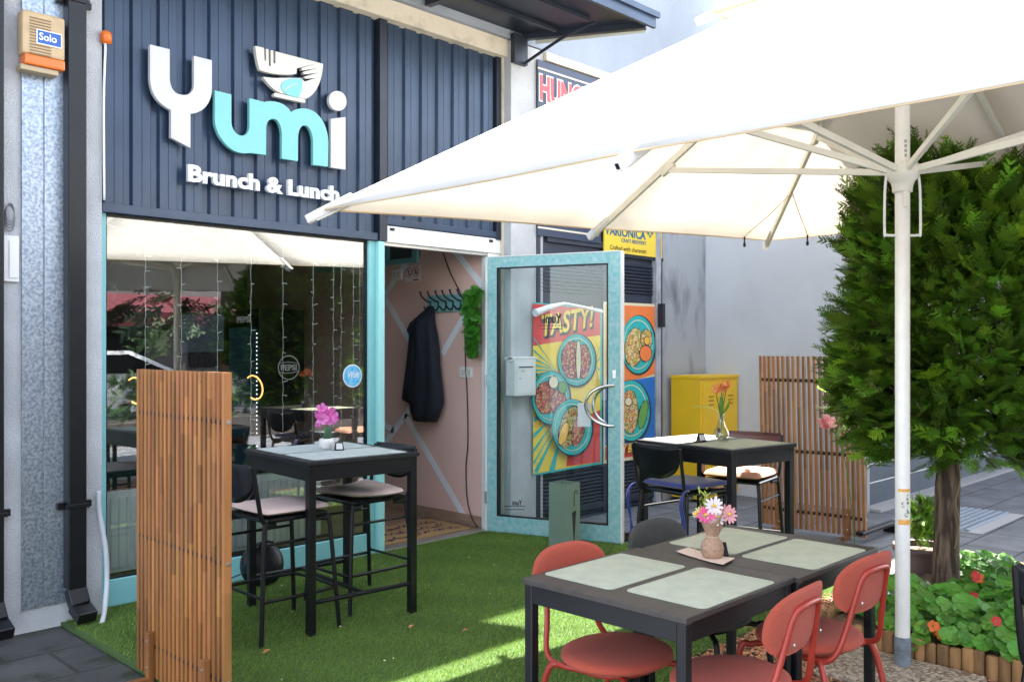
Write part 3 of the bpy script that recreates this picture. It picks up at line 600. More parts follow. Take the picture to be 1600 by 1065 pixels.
Q.plate(901, 562, 29, 40, [(-6, 0, 17, 29, f1, 0), (11, 2, 10, 26, f1, 0), (3, 0, 3.5, 30, 'cream', 0)])
Q.plate(861, 621, 29, 41, [(-8, 0, 16, 25, f2, 0), (12, 8, 12, 20, f1, 0), (4, -24, 7, 9, 'cream', 0), (18, -16, 6, 9, 'green', 0)])
Q.plate(894, 667, 31, 43, [(-4, 0, 15, 33, f5, .25), (10, 4, 9, 26, f2, .2), (-13, 10, 6, 18, 'amber', .3)])
# peeled white top edge of that poster
pe = MB(); a = Q.P(834, 489); b = Q.P(880, 474); c = Q.P(938, 487)
for q in (a, b, c): q.y = NY - .11
pe.tube([a, (a + b) / 2 + Vector((0, 0, .01)), b], [.034, .024, .013], 12); pe.tube([b, (b + c) / 2 + Vector((0, 0, .004)), c], [.012, .014, .018], 12)
pe.build('peeled_edge', white, p1, smooth=True, autosm=50)
p2 = empty('menu_poster', (7.1, NY, 1.2), 'orange and blue poster with two dishes and red lettering band right of the door edge', 'poster')
Q = Poster(p2, NY - .034)
Q.lay('sheet', 'cream', [[(943, 471), (1025, 475), (1025, 713), (943, 724)]])
Q.lay('amber_panel', 'amber', [[(946, 475), (972, 477), (972, 572), (946, 590)]]); Q.lay('orange_panel', 'orange', [[(976, 477), (1023, 479), (1023, 584), (976, 598)]])
Q.lay('blue_panel', 'blue', [[(946, 600), (1023, 588), (1023, 687), (946, 696)]]); Q.lay('red_band', 'red', [[(946, 698), (1023, 690), (1023, 708), (946, 718)]])
Q.plate(997, 538, 26, 45, [(-6, 4, 14, 30, f3, .1), (13, -8, 9, 15, f3, 0), (12, 14, 9, 12, 'orange', 0), (14, -6, 4, 6, 'amber', 0)])
Q.plate(986, 641, 29, 47, [(-2, 2, 13, 34, f4, 0), (19, 6, 6, 22, 'green', .2), (-4, -14, 5, 6, 'cream', 0)])
ptxt(Q, 'TASTY BRUNCH', 948, 1021, 714, 702, 'dark', 'lettering_outline', .06, .02, .01); ptxt(Q, 'TASTY BRUNCH', 948, 1020, 713, 700, 'yel', 'lettering', .015, .02, .01)
# mailbox
mx = empty('mailbox', (5.42, 5.15, 1.1), 'white metal mailbox with key lock seen through the glass door on the pillar', 'mailbox')
def M_(px, py, d=.1): return W(px, py, Y=5.22 - d)
x0, x1 = M_(806, 600).x, M_(836, 600).x; z0, z1 = M_(836, 617).z, M_(806, 562).z
MB().box((x0 - .02, 5.11, z0), (x1, 5.215, z1)).build('housing', whitep, mx, bevel=.005)
MB().lathe([(.022, 0), (.022, x1 - x0 + .06)], (x0 - .04, 5.145, z1 + .004), 14, M=Matrix.Rotation(PI / 2, 4, 'Y')).box((x0 - .04, 5.11, z1 + .002), (x1 + .02, 5.215, z1 + .022)).build('lid', whitep, mx, bevel=.003)
MB().box((x0 + .0, 5.106, z0 + .02), (x1 - .02, 5.109, z1 - .03)).build('door_flap', whitep, mx, bevel=.002)
MB().box((x0 + .02, 5.104, z1 - .065), (x1 - .04, 5.1055, z1 - .055)).build('slot', black, mx); MB().box((x0 + .05, 5.1035, z1 - .10), (x0 + .09, 5.1055, z1 - .085)).lathe([(.009, 0), (.007, .004)], (x0 + .035, 5.105, z1 - .15), 10, M=Matrix.Rotation(PI / 2, 4, 'X')).build('lock', alu, mx)

# ------------------------------------------------------------------ RIGHT SIDE BUILDING
rb = empty('side_building', (8.3, 3.6, 0), 'pale blue grey rendered wall projecting beside the terrace with a dark base band', 'building')
MB().box((8.301, 3.6, .0), (40, 12, 4.25)).build('wall', wallb, rb)
MB().box((8.24, 3.5, 0), (8.30, 3.598, 1.0)).build('kerb', mat('kerb', (.4, .4, .41), .9), rb)
bnd = mat('slate_band', (.05, .075, .11), .5, var=.1)
m_ = MB(); m_.box((8.303, 3.575, .03), (30, 3.598, .42)); m_.build('base_band', bnd, rb)
m_ = MB(); m_.box((8.3, 3.57, .41), (30, 3.5745, .425)); m_.box((8.3, 3.57, .235), (30, 3.5745, .245)); m_.build('band_line', white, rb)
m_ = MB(); m_.box((8.3, 3.40, .004), (30, 3.575, .03)); m_.build('wall_footing', mat('kerb', (.4, .4, .41), .9), rb)
MB().box((8.85, .2, 3.3), (20, 3.598, 3.5)).build('shade_slab', wallb, rb)  # unseen slab, added to throw shade on the paving at right

# ================================================================== YELLOW CABINET
cx0, cy0 = 7.6, 4.87
cbn = empty('metal_cabinet', (7.95, 5.05, 0), 'yellow metal utility cabinet with louvre slots standing in the wall corner', 'cabinet')
yel = mat('yellow_paint', (.82, .50, .015), .38, var=.04, vscale=3)
MB().box((cx0, cy0, .03), (8.29, 5.22, 1.235)).build('housing', yel, cbn, bevel=.006)
MB().box((cx0 + .03, cy0 - .012, .08), (8.265, cy0 - .001, 1.17)).build('cabinet_door', yel, cbn, bevel=.004)
MB().box((cx0 - .01, cy0 - .016, 1.215), (8.295, 5.225, 1.245)).build('top_rim', yel, cbn, bevel=.003)
m_ = MB()
for bx in (cx0 + .12, cx0 + .48):
    for z in (1.03, .99, .95, .27, .23, .19): MB().box((bx, cy0 - .0165, z), (bx + .09, cy0 - .0125, z + .012)).build('louvre_slot', mat('yellow_dark', (.30, .16, .01), .6), cbn)
MB().box((cx0 + .28, cy0 - .03, .62), (cx0 + .31, cy0 - .013, .72)).build('handle', black, cbn, bevel=.003)

# ================================================================== SLAT SCREENS
def screen(name, x, ya, yb, H, label, bend=0, lean=(0, 0)):
    root = empty(name, (x, (ya + yb) / 2, 0), label, 'screen', 'slatted wood screens'); n = 21; mb = MB(); p = (yb - ya) / n
    def pos(i, z): 
        t = (i + .5) / n; return x + bend * math.sin(t * PI * 2) * .5 + lean[0] * z, ya + (yb - ya) * t + lean[1] * z
    for i in range(n):
        z = .03; last = None
        while z < H - .001:
            z2 = min(H, z + random.choice((.16, .28, .4, .5, .34))); c = random.choice((.72, .82, .9, .97, 1.04, 1.12, 1.22)); mb.cur = (c, c * random.uniform(.9, 1.08), c * random.uniform(.8, 1.1))
            a = pos(i, z); b = pos(i, z2); w_ = .011; d_ = .016
            vs = [(a[0] - d_, a[1] - w_, z), (a[0] + d_, a[1] - w_, z), (a[0] + d_, a[1] + w_, z), (a[0] - d_, a[1] + w_, z), (b[0] - d_, b[1] - w_, z2), (b[0] + d_, b[1] - w_, z2), (b[0] + d_, b[1] + w_, z2), (b[0] - d_, b[1] + w_, z2)]
            fs = [(0, 1, 5, 4), (1, 2, 6, 5), (2, 3, 7, 6), (3, 0, 4, 7)]
            if last is None: fs.append((0, 3, 2, 1))
            if z2 >= H - .001: fs.append((4, 5, 6, 7))
            mb.add(vs, fs); last = z; z = z2
    mb.build('slats', wood, root, fixn=False)
    bo = MB()
    for z in (H - .20, H * .5 - .06, .17):
        mr = MB(); pts = [(*pos(i, z), z) for i in range(n)]; mr.tube(pts, .0045, 8)
        for i in range(n - 1):
            a = Vector((*pos(i, z), z)); b = Vector((*pos(i + 1, z), z)); d = (b - a).normalized(); mr.tube([a + d * .0115, b - d * .0115], .0148, 8)
        q = Vector(pts[0]); bo.lathe([(.0, -.004), (.009, -.003), (.009, 0)], (q.x - 0.0, q.y - .014, q.z), 10, M=Matrix.Rotation(-PI / 2, 4, 'X')); mr.build('rod', black, root, smooth=True, autosm=40)
    bo.build('bolt', alu, root)
    for i in (3, n - 5):
        a = pos(i, 0); mf = MB(); mf.cur = (.8, .75, .7); mf.box((a[0] - .045, a[1] - .018, .0), (a[0] - .0165, a[1] + .018, .24)); mf.box((a[0] - .13, a[1] - .02, .0), (a[0] - .046, a[1] + .02, .035)); mf.build('foot', wood, root, bevel=.002)
        ms = MB()
        for z in (.2, .08): ms.lathe([(.0, -.004), (.006, -.003), (.006, 0)], (a[0] - .045, a[1], z), 8, M=Matrix.Rotation(PI / 2, 4, 'Y'))
        ms.build('screw', alu, root)
    return root
screen('slatted_screen', 1.80, 3.36, 4.21, 1.42, 'wooden slat screen in front of the shop window at left', 0)
screen('slatted_screen', 7.0, 2.97, 3.88, 1.45, 'wooden slat screen with light showing between slats beside the round tree', .05, (.0, .02))
fb = empty('screen_foot', (7.2, 3.0, 0), 'black flat metal foot bar on the paving behind the right slat screen', 'stand')
MB().box((6.9, 2.96, .06), (7.6, 3.02, .09)).build('bar', black, fb, bevel=.004); MB().box((7.5, 2.93, .001), (7.56, 3.05, .059)).build('pad', black, fb)

# ================================================================== BAR TABLES
def bar_table(root, w, d, H):
    MB().box((-w / 2, -d / 2, H - .022), (w / 2, d / 2, H)).build('tabletop', mat('bar_top', (.012, .013, .018), .38, var=.15, vscale=3, bump=.03), root, world=False, bevel=.004)
    MB().box((-w / 2 + .03, -d / 2 + .014, H - .105), (w / 2 - .03, -d / 2 + .034, H - .0225)).box((-w / 2 + .03, d / 2 - .034, H - .105), (w / 2 - .03, d / 2 - .014, H - .0225)).box((-w / 2 + .014, -d / 2 + .035, H - .105), (-w / 2 + .034, d / 2 - .035, H - .0225)).box((w / 2 - .034, -d / 2 + .035, H - .105), (w / 2 - .014, d / 2 - .035, H - .0225)).build('apron', black, root, world=False, bevel=.002)
    for sx in (-1, 1):
        for sy in (-1, 1): MB().box((sx * (w / 2 - .033) - .021, sy * (d / 2 - .033) - .021, 0), (sx * (w / 2 - .033) + .021, sy * (d / 2 - .033) + .021, H - .023)).build('leg', black, root, world=False, bevel=.003)
    for sy in (-1, 1): MB().tube([(-w / 2 + .054, sy * (d / 2 - .033), .19), (w / 2 - .054, sy * (d / 2 - .033), .19)], .0125).build('stretcher', black, root, world=False, smooth=True, autosm=40)
    MB().tube([(0, -d / 2 + .045, .19), (0, d / 2 - .045, .19)], .0125).build('stretcher', black, root, world=False, smooth=True, autosm=40)
T1 = Vector((2.975, 4.375, 0)); BH = .93; 
t1 = empty('bar_table', T1, 'high black bar table with pink orchid in front of the shop window', 'table', 'black bar tables'); bar_table(t1, .70, .78, BH)
T3 = Vector((4.97, 3.08, 0))
t3 = empty('bar_table', T3, 'high black bar table with tulips near the open glass door', 'table', 'black bar tables'); bar_table(t3, .62, .77, BH)
t1.rotation_euler.z = R(-5); t3.rotation_euler.z = R(-8)
def placemat(loc, w, d, label, m, rz=0, group='placemats'):
    mb = MB(); r = .022; P = []
    for cx, cy, a0 in ((w / 2 - r, d / 2 - r, 0), (-w / 2 + r, d / 2 - r, 90), (-w / 2 + r, -d / 2 + r, 180), (w / 2 - r, -d / 2 + r, 270)):
        for k in range(6): a = R(a0 + k * 18); P.append((cx + r * math.cos(a), cy + r * math.sin(a), .0005))
    mb.poly(P, (0, 0, .0025)); o = mb.build('placemat', m, world=False, label=label, cat='placemat', group=group); o.location = loc; o.rotation_euler.z = rz
placemat((2.955, 4.19, BH), .59, .34, 'grey placemat nearest the edge of the orchid bar table', matcol2, R(-5)); placemat((2.99, 4.56, BH), .59, .34, 'grey placemat on the orchid bar table nearest the shop window', matcol2, R(-5))
placemat((4.94, 2.89, BH), .55, .34, 'grey green placemat on the near half of the tulip bar table', matcol, R(-8)); placemat((4.995, 3.28, BH), .55, .34, 'sunlit placemat on the far half of the tulip bar table', matcol, R(-8))

def stool(root, cushm, backm, cushlab, tufted=False, dip=.0):
    H = .655
    MB().box((-.19, -.19, H - .03), (.19, .19, H - .004)).build('seat', blackp, root, world=False, bevel=.012)
    for sx in (-1, 1):
        for sy in (-1, 1):
            pts = [(sx * .12, sy * .165, H - .042), (sx * .175, sy * .178, H - .045), (sx * .195, sy * .19, H - .075), (sx * .235, sy * .225, .0)]
            MB().tube(smoothpath(pts, 4), .0125).build('leg', black, root, world=False, smooth=True, autosm=50)
    fz = .24; q = .222; qy = .214
    MB().tube(smoothpath([(-q, -qy, fz), (q - .05, -qy, fz), (q + .01, -qy + .06, fz), (q + .01, qy - .06, fz), (q - .05, qy, fz), (-q, qy, fz)], 4), .0095).build('footrest', black, root, world=False, smooth=True, autosm=50)
    for pa, pb in (((-q, -qy, fz + .02), (-q, qy, fz + .02)), ((-.2, .19, .52), (.2, .19, .52)), ((-.2, -.19, .52), (.2, -.19, .52))): MB().tube([pa, pb], .008).build('stretcher', black, root, world=False, smooth=True, autosm=50)
    # back frame and U-shaped back plate (back is on -X)
    for sy in (-1, 1): MB().tube(smoothpath([(-.15, sy * .17, H - .035), (-.205, sy * .185, H - .01), (-.23, sy * .192, H + .08), (-.262, sy * .195, H + .265)], 4), .0115).build('back_post', black, root, world=False, smooth=True, autosm=50)
    mb = MB(); P = []; n = 22; z1 = H + .275; dep = .205
    for k in range(n + 1):
        a = PI * k / n; yy = -.19 * math.cos(a); zz = z1 - dep * (math.sin(a) ** .55); P.append((yy, zz))
    rows = 6; vs = []
    for yy, zz in P:
        for j in range(rows + 1):
            z = zz + (z1 - zz) * j / rows; xb = -.235 - (z - H - .08) * .165 - .028 * (1 - (yy / .19) ** 2); vs.append((xb, yy, z))
    fs = [(i * (rows + 1) + j, (i + 1) * (rows + 1) + j, (i + 1) * (rows + 1) + j + 1, i * (rows + 1) + j + 1) for i in range(n) for j in range(rows)]
    mb.add(vs, fs); mb.build('backrest', backm, root, world=False, smooth=True, solid=.009)
    # cushion
    mb = MB(); n = 20; vs = []; fs = []; sz = .205
    def sq(i, j):
        u = i / n * 2 - 1; v = j / n * 2 - 1; return u, v
    for top in (1, 0):
        for i in range(n + 1):
            for j in range(n + 1):
                u, v = sq(i, j); e = max(abs(u), abs(v)); k = 1 - .06 * (u * u * v * v)
                edge = (1 - e ** 6) ** .5 if e < 1 else 0; h = .021 * edge
                if tufted and top:
                    for a in (-.5, 0, .5):
                        for b in (-.5, 0, .5): h -= .016 * math.exp(-((u - a) ** 2 + (v - b) ** 2) / .02)
                    h += .012 * edge
                z = H + .021 + (h if top else -h * .8) + dip * (u * u * .6 - v * v * .2 + .5 * u * v)
                vs.append((u * sz * k + .01, v * sz * k, z))
    m = (n + 1) ** 2
    for i in range(n):
        for j in range(n):
            a = i * (n + 1) + j; fs.append((a, a + n + 1, a + n + 2, a + 1)); fs.append((m + a, m + a + 1, m + a + n + 2, m + a + n + 1))
    mb.add(vs, fs); o = mb.build('seat_cushion', cushm, root, world=False, smooth=True, label=cushlab)
pinkc = mat('pink_vinyl', (.66, .52, .48), .55, var=.05, vscale=8, bump=.1, bscale=30)
s1 = empty('bar_stool', (2.58, 4.28, 0), 'black bar stool with flat pink cushion between the left slat screen and the orchid table', 'stool', 'black bar stools'); stool(s1, pinkc, blackp, None)
s2 = empty('bar_stool', (3.2, 4.40, 0), 'black bar stool with curled pink cushion on the doorway side of the orchid table', 'stool', 'black bar stools', rz=PI); stool(s2, pinkc, blackp, None, dip=.022)
s3 = empty('bar_stool', (4.81, 3.20, 0), 'black bar stool with navy tied cushion at the tulip table', 'stool', 'black bar stools', rz=R(-8)); stool(s3, mat('navy_satin', (.012, .032, .22), .32, var=.2, vscale=20, bump=.3, bscale=25, sheen=.3), blackp, 'shiny navy blue tied cushion')
s4 = empty('bar_stool', (5.46, 3.18, 0), 'bar stool with tufted peach cushion and brown back at the tulip table', 'stool', 'black bar stools', rz=PI + R(10)); stool(s4, mat('peach_cotton', (.62, .30, .20), .9, var=.05, vscale=6), mat('brown_plastic', (.07, .025, .02), .35), 'tufted peach orange cushion', tufted=True)
s5 = empty('bar_stool', (3.0, .555, 0), 'black bar stool back cut off by the right edge of the picture', 'stool', 'black bar stools'); stool(s5, mat('peach_cotton', (.62, .30, .20), .9), blackp, 'peach cushion')
# cushion ties of the navy cushion
for sy in (-1, 1):
    for k in range(2): MB().tube(smoothpath([(-.19, sy * .2, .665), (-.25, sy * .215, .66), (-.27 - k * .02, sy * .22, .58), (-.25 + k * .02, sy * .225, .45 - k * .08), (-.26, sy * .22, .36 + k * .04)], 4), .006, 6).build('cushion_tie', MATS['navy_satin'], s3, world=False, smooth=True)

# ================================================================== DINING TABLES
DHt = .745
def dining_table(root, w, d, H):
    MB().box((-w / 2, -d / 2, H - .02), (w / 2, d / 2, H)).build('tabletop', darktop, root, world=False, bevel=.0025)
    MB().box((-w / 2 + .03, -d / 2 + .010, H - .082), (w / 2 - .03, -d / 2 + .026, H - .0205)).box((-w / 2 + .03, d / 2 - .026, H - .082), (w / 2 - .03, d / 2 - .010, H - .0205)).box((-w / 2 + .010, -d / 2 + .03, H - .082), (-w / 2 + .026, d / 2 - .03, H - .0205)).box((w / 2 - .026, -d / 2 + .03, H - .082), (w / 2 - .010, d / 2 - .03, H - .0205)).build('apron', black, root, world=False, bevel=.002)
    for sx in (-1, 1):
        for sy in (-1, 1): MB().box((sx * (w / 2 - .024) - .0175, sy * (d / 2 - .024) - .0175, 0), (sx * (w / 2 - .024) + .0175, sy * (d / 2 - .024) + .0175, H - .021)).build('leg', black, root, world=False, bevel=.005)
ta = empty('dining_table', (2.527, 1.787, 0), 'low dark dining table nearest the camera with two placemats', 'table', 'dark dining tables'); dining_table(ta, .650, .655, DHt)
tb_ = copy_tree(ta, None, Vector((3.178, 1.772, 0))); tb_['label'] = 'low dark dining table behind the flower pot pushed against the nearest table'
for x, y, lb in ((2.50, 1.945, 'pale green placemat at the near left of the dining tables by the orange chair back'), (2.525, 1.615, 'pale green placemat closest to the camera at the near corner of the dining tables'), (3.21, 1.925, 'pale green placemat behind the small flower bouquet'), (3.205, 1.60, 'pale green placemat at the right far corner of the dining tables')):
    placemat((x, y, DHt), .435, .295, lb, matcol)
for o in bpy.data.objects:
    if o.name.startswith('placemat') and abs(o.location.z - DHt) < .01: o.location.z = DHt
# dining chairs: back on +Y side of local, facing -Y
def chair(root, fm, mm, sf):
    H = .455
    prof = [(0, -.016), (.12, -.018), (.178, -.012), (.193, 0), (.19, .014), (.17, .024), (.1, .028), (0, .028)]
    MB().lathe(prof, (0, 0, H), 40, sx=1.08, sy=.97).build('seat', fm, root, world=False, smooth=True)
    MB().tube([(.15 * math.cos(a), .13 * math.sin(a), H - .026) for a in np.linspace(0, 2 * PI, 20)[:-1]], .010, 8, close=True).build('seat_ring', mm, root, world=False, smooth=True)
    for sx in (-1, 1):
        MB().tube(smoothpath([(sx * .10, -.10, H - .03), (sx * .15, -.15, H - .035), (sx * .18, -.18, H - .07), (sx * .20, -.225, .0)], 5), .0115).build('leg', mm, root, world=False, smooth=True, autosm=60)
        MB().tube(smoothpath([(sx * .10, .08, H - .03), (sx * .15, .12, H - .03), (sx * .185, .165, H - .065), (sx * .20, .25, .0)], 5), .0115).build('leg', mm, root, world=False, smooth=True, autosm=60)
    pts = []
    pts += [(.14, .02, H - .028), (.165, .14, H - .022), (.155, .19, H + .01), (.125, .215, H + .10), (.105, .235, H + .20), (.088, .250, H + .27), (.055, .262, H + .295)]
    full = pts + [(-x, y, z) for x, y, z in pts[::-1]]
    MB().tube(smoothpath(full, 5), .0105, 10).build('back_frame', mm, root, world=False, smooth=True, autosm=60)
    # padded back: rounded, wider at top, curved round the sitter
    mb = MB(); n = 32; m = 7; vs = []; fs = []
    zc = H + .245
    for side in (0, 1):
        for j in range(m + 1):
            rr = j / m
            for k in range(n):
                a = 2 * PI * k / n; ca, sa = math.cos(a), math.sin(a)
                ex = abs(ca) ** .8 * (1 if ca > 0 else -1); ez = abs(sa) ** .85 * (1 if sa > 0 else -1)
                x = .205 * ex * rr * (1 + .06 * sa); z = .105 * ez * rr
                th = .016 * math.sqrt(max(0, 1 - rr ** 4)); y = .225 + (z + .08) * .18 - .75 * x * x + (-th if side == 0 else th * .6)
                vs.append((x, y, zc + z))
    N_ = (m + 1) * n
    for sd in (0, 1):
        for j in range(m):
            for k in range(n):
                a = sd * N_ + j * n + k; b = sd * N_ + j * n + (k + 1) % n; q = (a, b, b + n, a + n); fs.append(q if sd else q[::-1])
    for k in range(n): fs.append((m * n + k, m * n + (k + 1) % n, N_ + m * n + (k + 1) % n, N_ + m * n + k))
    mb.add(vs, fs); mb.build('backrest', fm, root, world=False, smooth=True)
    ms = MB()
    for sx in (-1, 1): ms.lathe([(.006, 0), (0, .004)], (sx * .095, .256, H + .19), 8, M=Matrix.Rotation(-PI / 2, 4, 'X'))
    ms.build('screw', alu, root, world=False)
c1 = empty('dining_chair', (2.50, 1.94, 0), 'coral chair on the far side of the dining tables facing the camera', 'chair', 'coral dining chairs'); chair(c1, coral, coralm, None)
c2 = copy_tree(c1, None, Vector((2.56, 1.53, 0)), PI + R(3)); c2['label'] = 'coral chair with its back to the camera at the nearest dining table'
c3 = copy_tree(c1, None, Vector((3.16, 1.56, 0)), PI - R(4)); c3['label'] = 'coral chair tucked in front of the parasol pole at the second dining table'
c4 = empty('dining_chair', (3.10, 1.98, 0), 'dark grey chair on the far side of the second dining table', 'chair'); chair(c4, mat('grey_fabric', (.055, .055, .052), .9, var=.1, vscale=20, bump=.2, bscale=500), black, None)

# ================================================================== TABLE ITEMS
def petalflower(mb, c, nrm, r, n, wd=.35, cup=.3, jit=.1):
    c = Vector(c); z = Vector(nrm).normalized(); x = z.orthogonal().normalized(); y = z.cross(x)
    for k in range(n):
        a = 2 * PI * k / n + random.uniform(-jit, jit); d = x * math.cos(a) + y * math.sin(a); s_ = z.cross(d); rr = r * random.uniform(.88, 1.1)
        mb.add([c + d * .08 * r, c + d * rr * .55 + s_ * rr * wd * .8 + z * cup * rr * .5, c + d * rr * .9 + s_ * rr * wd * .6 + z * cup * rr * .9, c + d * rr + z * cup * rr, c + d * rr * .9 - s_ * rr * wd * .6 + z * cup * rr * .9, c + d * rr * .55 - s_ * rr * wd * .8 + z * cup * rr * .5, c + d * rr * .5 + z * cup * rr * .3], [(0, 1, 6), (1, 2, 6), (2, 3, 6), (3, 4, 6), (4, 5, 6), (5, 0, 6)])
green = mat('leaf_green', (.05, .16, .03), .5, trans=.2, var=.2, vscale=15)
# orchid
oc = W(510, 702, Z=BH); oc = Vector((oc.x, oc.y, BH))
orc = empty('potted_orchid', oc, 'magenta orchid in a small white pot on the high table by the window', 'potted plant')
MB().lathe([(.026, 0), (.036, .006), (.043, .03), (.042, .056), (.037, .062), (.034, .06), (.036, .045), (0, .045)], oc + Vector((0, 0, .003)), 28).build('pot', mat('ceramic', (.75, .74, .72), .35), orc, smooth=True)
def leaf(mb, base, d, up, L_, w_, bend=.3, n=7):
    base = Vector(base); d = Vector(d).normalized(); up = Vector(up).normalized(); s_ = d.cross(up).normalized(); vs = []
    for i in range(n + 1):
        t = i / n; ww = w_ * math.sin(PI * min(.98, t * .93 + .05)) ** .7; c = base + d * (L_ * t) + up * (L_ * bend * (t - t * t * 1.2)); vs += [c + s_ * ww, c - up * ww * .25, c - s_ * ww]
    mb.add(vs, [q for i in range(n) for q in ((i * 3, i * 3 + 3, i * 3 + 4, i * 3 + 1), (i * 3 + 1, i * 3 + 4, i * 3 + 5, i * 3 + 2))]); return mb
mb = MB(); b = oc + Vector((0, 0, .05))
for d, L_, w_ in (((.5, -.6, 1.9), .10, .026), ((-.1, -.5, 1.8), .085, .024), ((-.9, .4, 1.2), .085, .018), ((.8, .5, .9), .08, .02)): leaf(mb, b, d, (d[0], d[1], -.3), L_, w_, .2)
mb.build('leaves', mat('orchid_leaf', (.10, .20, .12), .45), orc, smooth=True)
MB().tube(smoothpath([b, b + Vector((.0, 0, .06)), b + Vector((.006, 0, .12)), b + Vector((-.02, 0, .16))], 4), .0028, 6).build('stem', green, orc)
mb = MB()
for dx, dz, r in ((-.01, .165, .045), (.03, .15, .042), (-.035, .13, .04), (.01, .13, .04), (-.02, .19, .03), (.045, .125, .03), (-.045, .158, .028), (-.03, .10, .022)): petalflower(mb, oc + Vector((dx * .9 + random.uniform(-.01, .01), dx * -.5 + random.uniform(-.02, .02), .05 + dz)), (-.45 + random.uniform(-.3, .3), -1, random.uniform(-.2, .3)), r, 5, .52, .25)
mb.build('blossom', mat('magenta', (.72, .07, .42), .6, trans=.3, col2=(.80, .30, .62), vscale=40), orc, smooth=False)
# small black table stands (square card each, code omitted)
def card(loc, rz, label, s=1):
    t = empty('table_stand', loc, label, 'table sign', 'small black table stands', rz=rz)
    MB().add([(-.028 * s, -.015, .001), (.028 * s, -.015, .001), (.022 * s, 0.004, .05 * s), (-.022 * s, .004, .05 * s), (-.028 * s, .02, .001), (.028 * s, .02, .001), (.022 * s, .01, .05 * s), (-.022 * s, .01, .05 * s)], [(0, 1, 2, 3), (5, 4, 7, 6), (0, 4, 5, 1), (3, 2, 6, 7), (0, 3, 7, 4), (1, 5, 6, 2)]).build('stand', blackp, t, world=False, bevel=.002)
    MB().add([(-.019 * s, -.0125, .011), (.019 * s, -.0125, .011), (.0165 * s, -.0002, .043 * s), (-.0165 * s, -.0002, .043 * s)], [(0, 1, 2, 3)]).build('card', mat('card', (.6, .6, .62), .5), t, world=False)
q = W(530, 704, Z=BH); card((q.x, q.y, BH), R(-25), 'small black stand with pale card beside the orchid pot')
q = W(1096, 690, Z=BH); card((q.x, q.y, BH), R(-20), 'small black stand with pale card on the tulip table', 1.05)
q = W(1124, 868, Z=DHt); card((q.x, q.y, DHt), R(150), 'small black stand half hidden behind the burlap bouquet', 1.05)
q = W(1088, 690, Z=BH); MB().box((q.x - .05, q.y - .035, BH + .0035), (q.x + .03, q.y - .015, BH + .010)).build('wooden_clip', mat('clip', (.12, .05, .03), .6), label='thin dark stick lying beside the table stand on the tulip table', cat='stick')
# glass vase with tulips
vc = W(1127, 690, Z=BH); vc = Vector((vc.x, vc.y, BH + .0035))
va = empty('tulip_vase', vc, 'clear glass vase with orange tulips on the bar table by the door', 'vase')
prof = [(.038, .0), (.044, .01), (.052, .03), (.045, .065), (.026, .10), (.017, .14), (.022, .18), (.02, .178), (.0145, .14), (.023, .10), (.042, .065), (.048, .03), (.04, .012), (0, .008)]
MB().lathe(prof, vc, 24).build('glass_body', glassmat('vase_glass', (.95, .97, .96), .7, .03, .06), va, smooth=True)
mb = MB()
for i in range(60): a = random.uniform(0, 2 * PI); r = .036 * math.sqrt(random.random()); p = vc + Vector((r * math.cos(a), r * math.sin(a), .016 + random.uniform(0, .018))); s_ = random.uniform(.004, .007); mb.lathe([(0, -s_), (s_, 0), (0, s_)], p, 5)
mb.build('pebbles', mat('pebbles', (.30, .24, .15), .8, var=.3, vscale=90), va)
mb = MB(); ml_ = MB(); mt = MB()
for dx, dy, h in ((-.045, .01, .33), (.0, 0, .345), (.025, -.02, .36), (.04, .01, .335)):
    mb.tube(smoothpath([vc + Vector((0, 0, .03)), vc + Vector((dx * .2, dy * .2, .16)), vc + Vector((dx, dy, h - .03))], 4), .0028, 6)
    c = vc + Vector((dx, dy, h - .01))
    for k in range(6):
        a = k * PI / 3; d = Vector((math.cos(a), math.sin(a), 0)); s_ = Vector((-d.y, d.x, 0)); r = .030 if k % 2 else .024
        mt.add([c - Vector((0, 0, .03)), c + d * r + s_ * .018, c + d * r * 1.05 + Vector((0, 0, .022)) + s_ * .010, c + d * r * .8 + Vector((0, 0, .036)), c + d * r * 1.05 + Vector((0, 0, .022)) - s_ * .010, c + d * r - s_ * .014, c + d * r * 1.15 + Vector((0, 0, .005))], [(0, 1, 6), (1, 2, 6), (2, 3, 6), (3, 4, 6), (4, 5, 6), (5, 0, 6)])
leaf(ml_, vc + Vector((0, 0, .17)), (-.75, .75, .35), (0, 0, 1), .19, .018, .5); leaf(ml_, vc + Vector((0, 0, .16)), (-.35, -.3, 1.1), (-.5, -.5, .2), .13, .012, .2); leaf(ml_, vc + Vector((0, 0, .16)), (.4, -.3, .8), (.6, -.3, .1), .12, .014, .3); leaf(ml_, vc + Vector((0, 0, .15)), (.1, .1, 1), (.6, .1, .1), .13, .014, .1)
mb.build('stems', green, va); ml_.build('leaves', mat('tulip_leaf', (.14, .30, .05), .5, trans=.4), va, smooth=True); mt.build('blossom', mat('tulip_orange', (.78, .16, .045), .5, trans=.45, col2=(.85, .45, .18), vscale=50), va)
